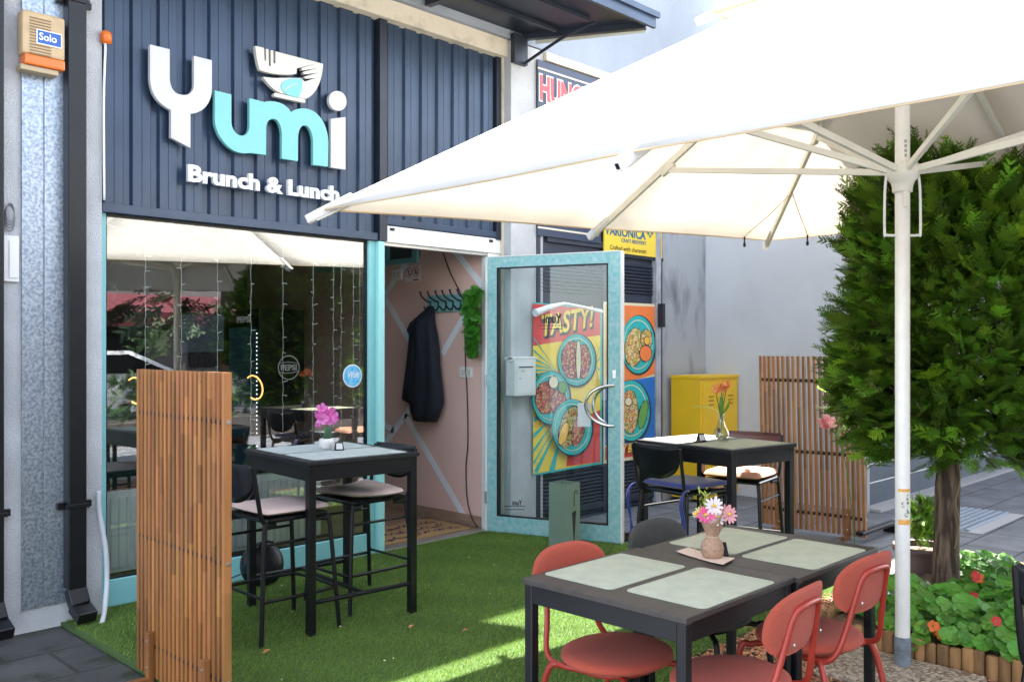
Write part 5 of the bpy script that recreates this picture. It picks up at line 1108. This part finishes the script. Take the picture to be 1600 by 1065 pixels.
# round black speaker-like case under the window
bs = W(412, 925, Z=.02); bc_ = empty('round_black_case', (bs.x, 5.12, .022), 'round black case with a cable lying on the grass under the window', 'case'); bx = W(412, 905, Y=5.12)
MB().lathe([(0, -.05), (.10, -.05), (.135, -.035), (.142, 0), (.135, .035), (.10, .05), (0, .05)], (bx.x, 5.14, .15), 30, M=Matrix.Rotation(R(80), 4, 'X')).build('housing', blackp, bc_, smooth=True, autosm=40)
MB().tube(smoothpath([(bx.x - .05, 5.10, .27), (bx.x - .03, 5.08, .30), (bx.x + .03, 5.08, .30), (bx.x + .05, 5.10, .27)], 4), .010, 8).build('handle', blackp, bc_, smooth=True, autosm=40)
MB().tube(smoothpath([(bx.x - .1, 5.08, .14), (bx.x - .25, 5.07, .12), (bx.x - .38, 5.12, .05), (bx.x - .55, 5.2, .04)], 5), .004, 6).tube(smoothpath([(bx.x + .1, 5.14, .08), (bx.x + .25, 5.2, .05), (bx.x + .45, 5.23, .06), (bx.x + .62, 5.25, .05)], 5), .003, 6).build('cable', black, bc_, smooth=True)
# doormat inside the threshold
dmt = empty('doormat', (4.6, 5.75, FL), 'tan coir doormat with purple leaf cutouts inside the doorway', 'doormat')
MB().box((4.15, 5.47, FL + .001), (5.08, 5.98, FL + .012)).build('mat', mat('coir', (.42, .26, .11), .95, var=.15, vscale=200, bump=.6, bscale=400), dmt)
for i in range(3):
    mb = MB(); y0 = 5.55 + i * .155
    for k in range(22): 
        x_ = 4.22 + .036 * k + random.uniform(-.01, .01); leaf(mb, (x_, y0 + random.uniform(-.02, .02), FL + .0135), (random.uniform(.3, 1), random.choice((-.8, .8)), .05), (0, 0, 1), .06, .012, .08, 4)
    mb.build('leaf_pattern', mat('purple_pile', (.11, .045, .085), .9), dmt)
# stray leaves on the grass
for i, (px, py, lb_) in enumerate(((722, 985, 'small dry brown leaf on the grass in the middle of the terrace'), (410, 1020, 'curled orange leaf on the grass by the stool leg'), (640, 980, 'tiny tan leaf on the grass right of the bar table'))):
    p = W(px, py, Z=.045); mb = MB(); leaf(mb, p, (1, .5 * (i - 1), .3), (0, 0, 1), .035 + .012 * (i == 1), .011, .4, 4); mb.build('dry_leaf', mat('dry_leaf', (.45, .18, .07), .8), label=lb_, cat='leaf')

# ================================================================== INSIDE THE CAFE
hr = empty('coat_rack', (5.17, 6.2, 1.7), 'turquoise board with black double hooks on the pink wall', 'coat rack')
def I(px, py, d=0): return W(px, py, X=PX - d)
a, b, c, d = I(668, 462, .02), I(736, 460, .02), I(736, 484, .02), I(668, 488, .02)
ylo, yhi = I(737, 470, .02).y, I(667, 470, .02).y; z1, z0 = I(700, 460, .02).z, I(700, 487, .02).z
MB().box((PX - .02, ylo, z0), (PX - .003, yhi, z1)).build('board', teal, hr, bevel=.003)
for px in (668, 680, 692, 703, 715, 727):
    y_ = I(px + 4, 475, .03).y; mb = MB(); zt = z1 + .01
    mb.tube(smoothpath([(PX - .022, y_, z0 + .09), (PX - .05, y_ + .02, z0 + .10), (PX - .075, y_ + .06, zt - .02), (PX - .085, y_ + .07, zt + .02)], 4), .0075, 8)
    mb.tube(smoothpath([(PX - .022, y_, z0 + .09), (PX - .03, y_, z0 + .03), (PX - .06, y_ + .01, z0 + .02), (PX - .085, y_ + .02, z0 + .05)], 4), .0075, 8); mb.lathe([(0, -.012), (.012, 0), (0, .012)], (PX - .085, y_ + .07, zt + .02), 10); mb.build('hook', black, hr, smooth=True, autosm=60)
# coat
coat = MB(); prof = [(478, 668, 676), (484, 665, 678), (492, 660, 680), (505, 652, 684), (516, 648, 687), (524, 652, 689), (545, 650, 692), (570, 647, 694), (595, 643, 697), (612, 640, 699), (624, 639, 700), (632, 652, 699), (645, 655, 694), (657, 657, 688)]
n = 26; vs = []
for j, (py, xl, xr) in enumerate(prof):
    A = I(xl, py, .05); B = I(xr, py, .05); cx_ = (A + B) / 2; hw = abs(A.y - B.y) / 2; dep = min(.09, hw * .6)
    for k in range(n):
        a = 2 * PI * k / n; fold = 1 + .42 * math.sin(a * 7 + j * .35) * (0 if j < 2 else 1) * (.6 if math.cos(a) else 1); vs.append((PX - .02 - dep + dep * math.sin(a) * fold * -1 * (1 if math.sin(a) > 0 else .9), cx_.y + hw * math.cos(a), cx_.z))
coat.add(vs, [(j * n + k, j * n + (k + 1) % n, (j + 1) * n + (k + 1) % n, (j + 1) * n + k) for j in range(len(prof) - 1) for k in range(n)] + [tuple(range(n)), tuple((len(prof) - 1) * n + k for k in range(n))])
ct = coat.build('hanging_coat', mat('navy_cloth', (.006, .009, .018), .8, sheen=.03, bump=.3, bscale=30), smooth=True, label='dark navy coat hanging from the left end of the hook board', cat='coat')
sl = MB(); A = I(652, 518, .12); pts = [A, I(650, 545, .15), I(647, 575, .15), I(644, 600, .14), I(646, 624, .13)]; sl.tube(smoothpath(pts, 4), [.05] * 4 + [.055] * 13, 14); sl.build('sleeve', MATS['navy_cloth'], ct, smooth=True)
# hanging fern
hf = empty('hanging_fern', I(740, 460, .1), 'bright green artificial fern trailing down beside the doorway', 'plant')
tpz = [(742, 450), (735, 480), (738, 505), (740, 530), (738, 550)]; ch = []; tn = []; rg = np.random.default_rng(4)
for i in range(1000):
    t = rg.random() ** 1.1 * (len(tpz) - 1.001); k_ = int(t); q = t - k_; px = tpz[k_][0] * (1 - q) + tpz[k_ + 1][0] * q + rg.normal() * (5.5 - 3.6 * t / 4); py = tpz[k_][1] * (1 - q) + tpz[k_ + 1][1] * q; p = np.array(I(min(px, 752), py, .06 + .12 * rg.random()))
    o_ = Vector((-rg.random() * .6, rg.normal() * .7, -.6 + rg.normal() * .5)).normalized(); zx = Vector((-1, 0, .3)); yx = zx.cross(o_).normalized(); zx = o_.cross(yx); M = np.array([[o_.x, yx.x, zx.x], [o_.y, yx.y, zx.y], [o_.z, yx.z, zx.z]]); T = FR[i % 5]
    ch.append((T.reshape(-1, 3) @ M.T * .48 + p).reshape(T.shape)); c = rg.uniform(.6, 1.5); tn.append(np.tile([[c, c, c * .6]], (len(T), 1)))
fo = bulk('fronds', np.concatenate(ch) - np.array(hf.location), mat('fern_green', (.05, .21, .03), .5, tint=True, trans=.3), np.concatenate(tn)); fo.parent = hf
MB().tube(smoothpath([I(690, 388, .015), I(703, 425, .015), I(721, 462, .03), I(726, 490, .02), I(727, 560, .015), I(730, 620, .015), I(731, 690, .015), I(728, 730, .015), I(730, 780, .015), I(738, 810, .02), I(747, 824, .03)], 5), .005, 6).build('wall_cable', mat('cable_brown', (.03, .018, .015), .5), smooth=True, label='dark cable hanging down the pink wall from above the door to the floor', cat='cable')
def plate(px0, px1, py0, py1, name, label, cat):
    t = empty(name, I((px0 + px1) / 2, py1, .01), label, cat); A = I(px0, py0, .012); B = I(px1, py1, .012); MB().box((PX - .014, B.y, B.z), (PX - .002, A.y, A.z)).build('cover', white, t, bevel=.003)
    mb = MB(); h = A.z - B.z; ww = A.y - B.y
    for k in range(2): mb.box((PX - .0195, B.y + ww * (.15 + .38 * k), B.z + h * .25), (PX - .0145, B.y + ww * (.45 + .38 * k), A.z - h * .25))
    mb.build('rocker', mat('ivory', (.62, .60, .52), .5), t, bevel=.002)
plate(612, 628, 422, 437, 'light_switch', 'white double light switch high on the pink wall', 'switch'); plate(718, 738, 573, 590, 'wall_socket', 'white double socket on the pink wall below the fern', 'socket')
ns = empty('prohibition_sign', I(644, 438, .01), 'small white wall sign with two red prohibition circles', 'sign'); A = I(633, 416, .006); B = I(656, 439, .006)
MB().box((PX - .007, B.y, B.z), (PX - .002, A.y, A.z)).build('plate', white, ns); cy1, cy2 = A.y + (B.y - A.y) * .27, A.y + (B.y - A.y) * .75; cz_ = B.z + (A.z - B.z) * .6; rr = (A.y - B.y) * .20
mb = MB()
for cy_ in (cy1, cy2):
    mb.tube([(PX - .009, cy_ + rr * math.cos(a), cz_ + rr * math.sin(a)) for a in np.linspace(0, 2 * PI, 20)[:-1]], .0035, 5, close=True); mb.tube([(PX - .009, cy_ + rr * .7, cz_ + rr * .7), (PX - .009, cy_ - rr * .7, cz_ - rr * .7)], .003, 5)
mb.box((PX - .009, cy2 - rr, B.z + .008), (PX - .0072, cy2 + rr, B.z + .02)); mb.build('red_rings', mat('ring_red', (.45, .02, .04), .5), ns)
mb = MB()
for cy_ in (cy1, cy2): mb.box((PX - .0085, cy_ - .006, cz_ - rr * .6), (PX - .0072, cy_ + .006, cz_ + rr * .5))
mb.box((PX - .0085, cy2 - .02, cz_ - .01), (PX - .0073, cy2 + .02, cz_ - .002)); mb.build('pictogram', black, ns)
wc = empty('wall_cabinet', I(625, 403, .3), 'turquoise framed glazed wall cabinet high inside the doorway', 'cabinet'); A = I(655, 375, .02); Bz = I(650, 402, .02).z
MB().box((PX - .02, A.y, Bz), (PX - .003, A.y + 1.6, Bz + .5)).build('back', mat('cab_dark', (.10, .12, .13), .4), wc)
mb = MB()
for y_ in (A.y, A.y + .42, A.y + .9, A.y + 1.5): mb.box((PX - .05, y_, Bz), (PX - .021, y_ + .07, Bz + .5))
mb.box((PX - .051, A.y, Bz - .05), (PX - .02, A.y + 1.6, Bz - .001)); mb.build('frame', teal, wc)
# radiator behind the window
rd = empty('radiator', (2.9, 5.52, .15), 'white ribbed panel radiator behind the shop window', 'radiator'); rx1 = W(501, 760, Y=5.5).x
mb = MB(); x = 2.08
while x < rx1 - .03:
    mb.box((x, 5.485, .20), (x + .032, 5.50, .62)); x += .048
mb.build('ribs', mat('radiator_white', (.88, .88, .87), .4), rd, bevel=.004); MB().box((2.07, 5.50, .17), (rx1, 5.56, .66)).build('panel', mat('radiator_white', (.88, .88, .87), .4), rd, bevel=.005); mb = MB(); x = 2.1
while x < rx1 - .03: mb.box((x, 5.51, .6605), (x + .02, 5.55, .665)); x += .04
mb.build('top_grille', mat('grey_dot', (.35, .33, .3), .6), rd)
# drinks fridge
fx, fy_ = 4.55, 7.9
fg = empty('drinks_fridge', (fx + .25, fy_ + .3, FL), 'black drinks fridge with a lit door strip inside the cafe', 'fridge'); MB().box((fx, fy_, FL), (5.06, fy_ + .62, 1.9)).build('housing', mat('fridge_black', (.012, .013, .018), .3), fg, bevel=.01)
MB().box((fx - .012, fy_ + .05, .30), (fx - .001, fy_ + .57, 1.72)).build('glass_panel', mat('fridge_glass', (.02, .05, .07), .1, emit=(.08, .2, .3), estr=.01), fg)
mb = MB(); z = .35
while z < 1.68: mb.box((fx - .018, fy_ + .016, z), (fx - .0125, fy_ + .026, z + .012)); z += .042
mb.build('led_strip', mat('led', (.9, .95, 1), .5, emit=(.85, .95, 1), estr=.5), fg)
ce = W(451, 574, Y=fy_); mb = MB(); r_ = .118
mb.tube([(ce.x + r_ * math.cos(a), fy_ - .004, ce.z + r_ * math.sin(a)) for a in np.linspace(0, 2 * PI, 28)[:-1]], .0055, 6, close=True); text(mb, 'PEPSI', (ce.x - .09, fy_ - .005, ce.z - .03), (1, 0, 0), (0, 0, 1), .18, .06, .03, .003)
for sg in (-1, 1): mb.tube(smoothpath([(ce.x - .105, fy_ - .004, ce.z + sg * .045), (ce.x, fy_ - .004, ce.z + sg * .055), (ce.x + .105, fy_ - .004, ce.z + sg * .04)], 5), .004, 5)
mb.build('logo', mat('logo_grey', (.5, .5, .52), .5, emit=(.5, .5, .52), estr=.04), fg)
mb = MB(); text(mb, 'PEPSI', (fx - .006, fy_ + .42, 1.77), (0, -1, 0), (0, 0, 1), .26, .06, .03, .003); mb.build('header_text', MATS['logo_grey'], fg)
# counter, screen, shelf, stools inside
cn = empty('service_counter', (3.3, 8.2, FL), 'dark service counter at the back of the cafe', 'counter'); MB().box((2.2, 8.0, FL), (4.3, 8.5, 1.02)).build('body', mat('counter_teal', (.03, .09, .085), .6), cn); MB().box((2.15, 7.95, 1.021), (4.35, 8.52, 1.06)).build('countertop', mat('counter_wood', (.20, .10, .05), .5), cn, bevel=.003)
mnb = W(320, 515, Y=8.2); mo = empty('monitor', (mnb.x, 8.2, 1.06), 'till monitor with a pale blue screen on the dark counter', 'monitor'); MB().box((mnb.x - .26, 8.2, 1.45), (mnb.x + .22, 8.24, 1.86)).build('case', blackp, mo, bevel=.004); MB().box((mnb.x - .235, 8.197, 1.48), (mnb.x + .195, 8.1995, 1.835)).build('screen', mat('screen', (.02, .03, .05), .3, emit=(.30, .42, .55), estr=.012), mo); MB().box((mnb.x - .05, 8.205, 1.061), (mnb.x, 8.235, 1.449)).build('stand', blackp, mo)
sh = empty('wall_shelf', (3.0, 9.2, 1.9), 'dark shelf with jars on the rear wall of the cafe', 'shelf'); MB().box((2.3, 9.1, 1.95), (4.4, 9.3, 1.98)).build('board', MATS['counter_wood'], sh)
for i in range(6): x = 2.5 + i * .3 + random.uniform(-.05, .05); MB().lathe([(.04, 0), (.045, .02), (.045, .12), (.03, .14), (.03, .17), (0, .17)], (x, 9.2, 1.981), 12).build('shelf_jar', random.choice((white, MATS['ceramic'], cream, MATS['coir'])), smooth=True, autosm=40, label=f'jar on the rear shelf inside the cafe', cat='jar', group='jars on the rear cafe shelf')
for i, (x, y) in enumerate(((2.5, 6.9), (3.9, 6.6))):
    t = empty('cafe_table', (x, y, FL), ('round dark cafe table inside at the left part of the window', 'round dark cafe table inside near the fridge')[i], 'table', 'tables inside the cafe'); MB().lathe([(.22, 0), (.22, .015), (.03, .03), (.03, .72), (.33, .73), (.33, .755), (0, .755)], (x, y, FL), 28).build('pedestal_table', mat('indoor_top', (.10, .06, .04), .4), t, smooth=True, autosm=30)
for i, (px, py) in enumerate(((397, 605), (213, 610))):
    p = W(px, py, Y=6.6); t = empty('ring_reflection', p, ('thin glowing arc imitating a ring lamp reflection near the fridge', 'thin glowing arc imitating a ring lamp reflection at the left end of the window')[i], 'lamp', 'ring lamp reflections in the window'); MB().tube([(p.x + .075 * math.cos(a), p.y + .03 * math.sin(a), p.z + .095 * math.sin(a)) for a in np.linspace(-2.2, 2.2, 22)], .006, 6).build('ring', mat('warm_glow', (.9, .45, .15), .5, emit=(1, .42, .12), estr=.6), t); MB().tube([(p.x + .0, p.y, p.z + .09), (p.x, p.y, 3.1)], .0015, 4).build('cord', black, t)  # glowing arcs stand in for ring lamp reflections on the glass
# curtain of string lights
bulbm = mat('fairy_white', (.75, .76, .78), .4, emit=(1, 1, 1), estr=.02)
for i, (px, pb, pl) in enumerate(((227, 640, 'far left'), (283, 600, 'second from the left'), (340, 640, 'third from the left'), (392, 690, 'in front of the fridge lights'), (442, 680, 'left of the round logo'), (489, 700, 'behind the orchid'), (521, 790, 'just right of the orchid'), (533, 780, 'left of the round blue sticker'), (562, 790, 'right of the round blue sticker'), (552, 690, 'nearest the right window frame'))):
    yy = FY + .10; top = W(px, 400, Y=yy); zb = W(px, pb, Y=yy).z; x = top.x; mb = MB(); pts = []; z = 2.28
    while z > zb: pts.append((x + random.uniform(-.004, .004), yy, z)); z -= .035
    mb.tube(pts, .0017, 5); z = 2.2
    while z > zb: sg = random.choice((-1, 1)); mb.tube([(x, yy, z), (x + sg * random.uniform(.015, .035), yy - .01, z + random.uniform(-.008, .012))], .0026, 5); z -= random.uniform(.085, .14)
    mb.build('fairy_light_string', bulbm, label='white fairy light string hanging in the shop window, ' + pl, cat='string lights', group='fairy light strings in the window')
mb = MB(); pts = []
for k in range(24): pts.append((WX0 + .05 + (WX1 - WX0 - .1) * k / 23, FY + .11, 2.25 - .02 * math.sin(k * 1.3) ** 2))
mb.tube(pts, .003, 5).build('fairy_light_lead', bulbm, label='thin white lead wire strung along the top of the shop window', cat='string lights')
# round blue sticker on the pane
sp0 = W(551, 587, Y=FY + .02); stk = empty('round_sticker', sp0, 'round blue sticker with white lettering low on the shop window', 'sticker'); r_ = .083
def disc(r, y, rz_=1.0): return MB().poly([(sp0.x + r * math.cos(a), y, sp0.z + r * rz_ * math.sin(a)) for a in np.linspace(0, 2 * PI, 37)[:-1]], (0, .0012, 0))
disc(r_, FY + .021).build('rim', white, stk); disc(r_ * .9, FY + .0195).build('disc', mat('sky_blue', (.02, .38, .70), .4, col2=(.25, .55, .75), vscale=30), stk)
mb = MB(); text(mb, 'Wolt', (sp0.x - .05, FY + .0185, sp0.z - .012), (1, 0, 0), (0, 0, 1), .10, .045, .02, 0, .01); mb.build('lettering', white, stk)

# ================================================================== ACROSS THE STREET (seen in the window)
def crown_tree(x, y, h, r, label, seed):
    t = empty('street_tree', (x, y, 0), label, 'tree', 'street trees'); MB().tube([(x, y, 0), (x + .05, y, h * .4), (x, y + .1, h * .8)], [.16, .12, .05], 10).build('trunk', bark, t)
    foliage('crown', (x, y, h * .68), r, h * .36, 260, t, mat('street_leaf', (.022, .05, .015), .7, tint=True), 6.5, None, seed, .2, .2)
crown_tree(9.5, -7.2, 5.5, 2.3, 'leafy street tree across the road from the window', 11); crown_tree(14.5, -8.5, 6, 2.6, 'second leafy street tree further right across the road', 12); crown_tree(5.5, -10, 6, 2.4, 'street tree by the red awning across the road', 13)
def car(x, y, rz, colr, label):
    t = empty('parked_car', (x, y, .01), label, 'car', 'cars parked across the street', rz=rz); prof = [(-2.1, .35), (-2.15, .75), (-1.9, .95), (-1.35, 1.0), (-.8, 1.42), (.6, 1.46), (1.5, 1.05), (2.1, .98), (2.15, .4), (1.75, .25), (-1.75, .25)]
    MB().poly([(a, -.86, b) for a, b in prof], (0, 1.72, 0)).build('body', mat('car_' + colr[0], colr[1], .25, coat=1), t, world=False, bevel=.09)
    for sg in (-1, 1): MB().poly([(-1.2, sg * .865, 1.02), (-.75, sg * .865, 1.36), (.55, sg * .865, 1.39), (1.3, sg * .865, 1.06)], (0, sg * .01, 0)).build('window', blackp, t, world=False)
    MB().poly([(-1.34, -.7, 1.035), (-.84, -.65, 1.41), (-.84, .65, 1.41), (-1.34, .7, 1.035)], (-.02, 0, .02)).build('windscreen', blackp, t, world=False)
    for sx in (-1.3, 1.3):
        for sg in (-1, 1): MB().lathe([(.0, -.1), (.31, -.1), (.33, 0), (.31, .1), (0, .1)], (sx, sg * .8, .33), 24, M=Matrix.Rotation(PI / 2, 4, 'X')).build('wheel', blackp, t, world=False, smooth=True, autosm=40)
    for sg in (-1, 1): MB().box((-2.17, sg * .6 - .2, .62), (-2.1, sg * .6 + .2, .78)).build('headlight', white, t, world=False, bevel=.02)
car(6.4, -6.6, R(8), ('white', (.6, .6, .62)), 'white car parked across the street, mirrored in the left of the window'); car(12.2, -6.9, R(-4), ('silver', (.35, .37, .4)), 'silver car parked across the street to the right'); car(17.2, -7.3, 0, ('red', (.35, .03, .03)), 'red car parked furthest right across the street')
ob_ = empty('street_building', (10, -16, 0), 'plain grey building with a red awning across the street', 'building'); MB().box((-20, -24, 0), (34, -16, 7)).build('wall', mat('street_wall', (.20, .19, .19), .9, var=.2, vscale=.6), ob_)
MB().add([(3, -15.99, 3.1), (14, -15.99, 3.1), (14, -13.8, 2.5), (3, -13.8, 2.5), (14, -13.8, 2.1), (3, -13.8, 2.1)], [(0, 1, 2, 3), (3, 2, 4, 5)]).build('awning', mat('awning_red', (.11, .012, .022), .8), ob_, solid=.02)
for i in range(9): MB().box((-4 + i * 3.4, -15.99, .9), (-2 + i * 3.4, -15.95, 2.4)).build('window', blackp, ob_)
hg = empty('flower_hedge', (10, -3.6, 0), 'low mixed hedge with red flowers between terrace and street', 'hedge'); MB().box((4.5, -4.1, 0), (16, -3.3, .35)).build('planter', mat('planter', (.12, .10, .09), .9), hg)
rg = np.random.default_rng(8); ch = []; tn = []
for i in range(900):
    p = np.array([rg.uniform(4.6, 15.9), rg.uniform(-4.1, -3.3), rg.uniform(.35, 1.0)]); M = np.linalg.qr(rg.normal(size=(3, 3)))[0]; T = FR[i % 5][:60]; ch.append((T.reshape(-1, 3) @ M.T * 2.4 + p).reshape(T.shape)); c = rg.uniform(.6, 1.6); tn.append(np.tile([[c, c, c]], (len(T), 1)))
fo = bulk('leaves', np.concatenate(ch) - np.array(hg.location), mat('hedge_leaf', (.035, .075, .02), .6, tint=True, trans=.2), np.concatenate(tn)); fo.parent = hg
mb = MB()
for i in range(120): petalflower(mb, (rg.uniform(8, 15.9), rg.uniform(-3.5, -3.2), rg.uniform(.6, 1.05)), (0, 1, .4), .06, 5, .5)
mb.build('flowers', mat('flower_red', (.6, .05, .03), .6), hg)
rg = np.random.default_rng(21); mb = MB()
for i in range(60):
    x, y = rg.uniform(2.0, 4.4), rg.uniform(2.9, 5.1); a = rg.uniform(0, 6.3); q = rg.uniform(.004, .009); c, s_ = math.cos(a) * q, math.sin(a) * q
    mb.quad((x - c, y - s_, .046), (x + s_ * .6, y - c * .6, .05), (x + c, y + s_, .048), (x - s_ * .6, y + c * .6, .046))
mb.build('petal_litter', mat('petal_litter', (.6, .55, .42), .8), label='tiny pale petals and crumbs scattered over the artificial grass', cat='litter', kind='stuff', fixn=False)
print('objects', len(bpy.data.objects))
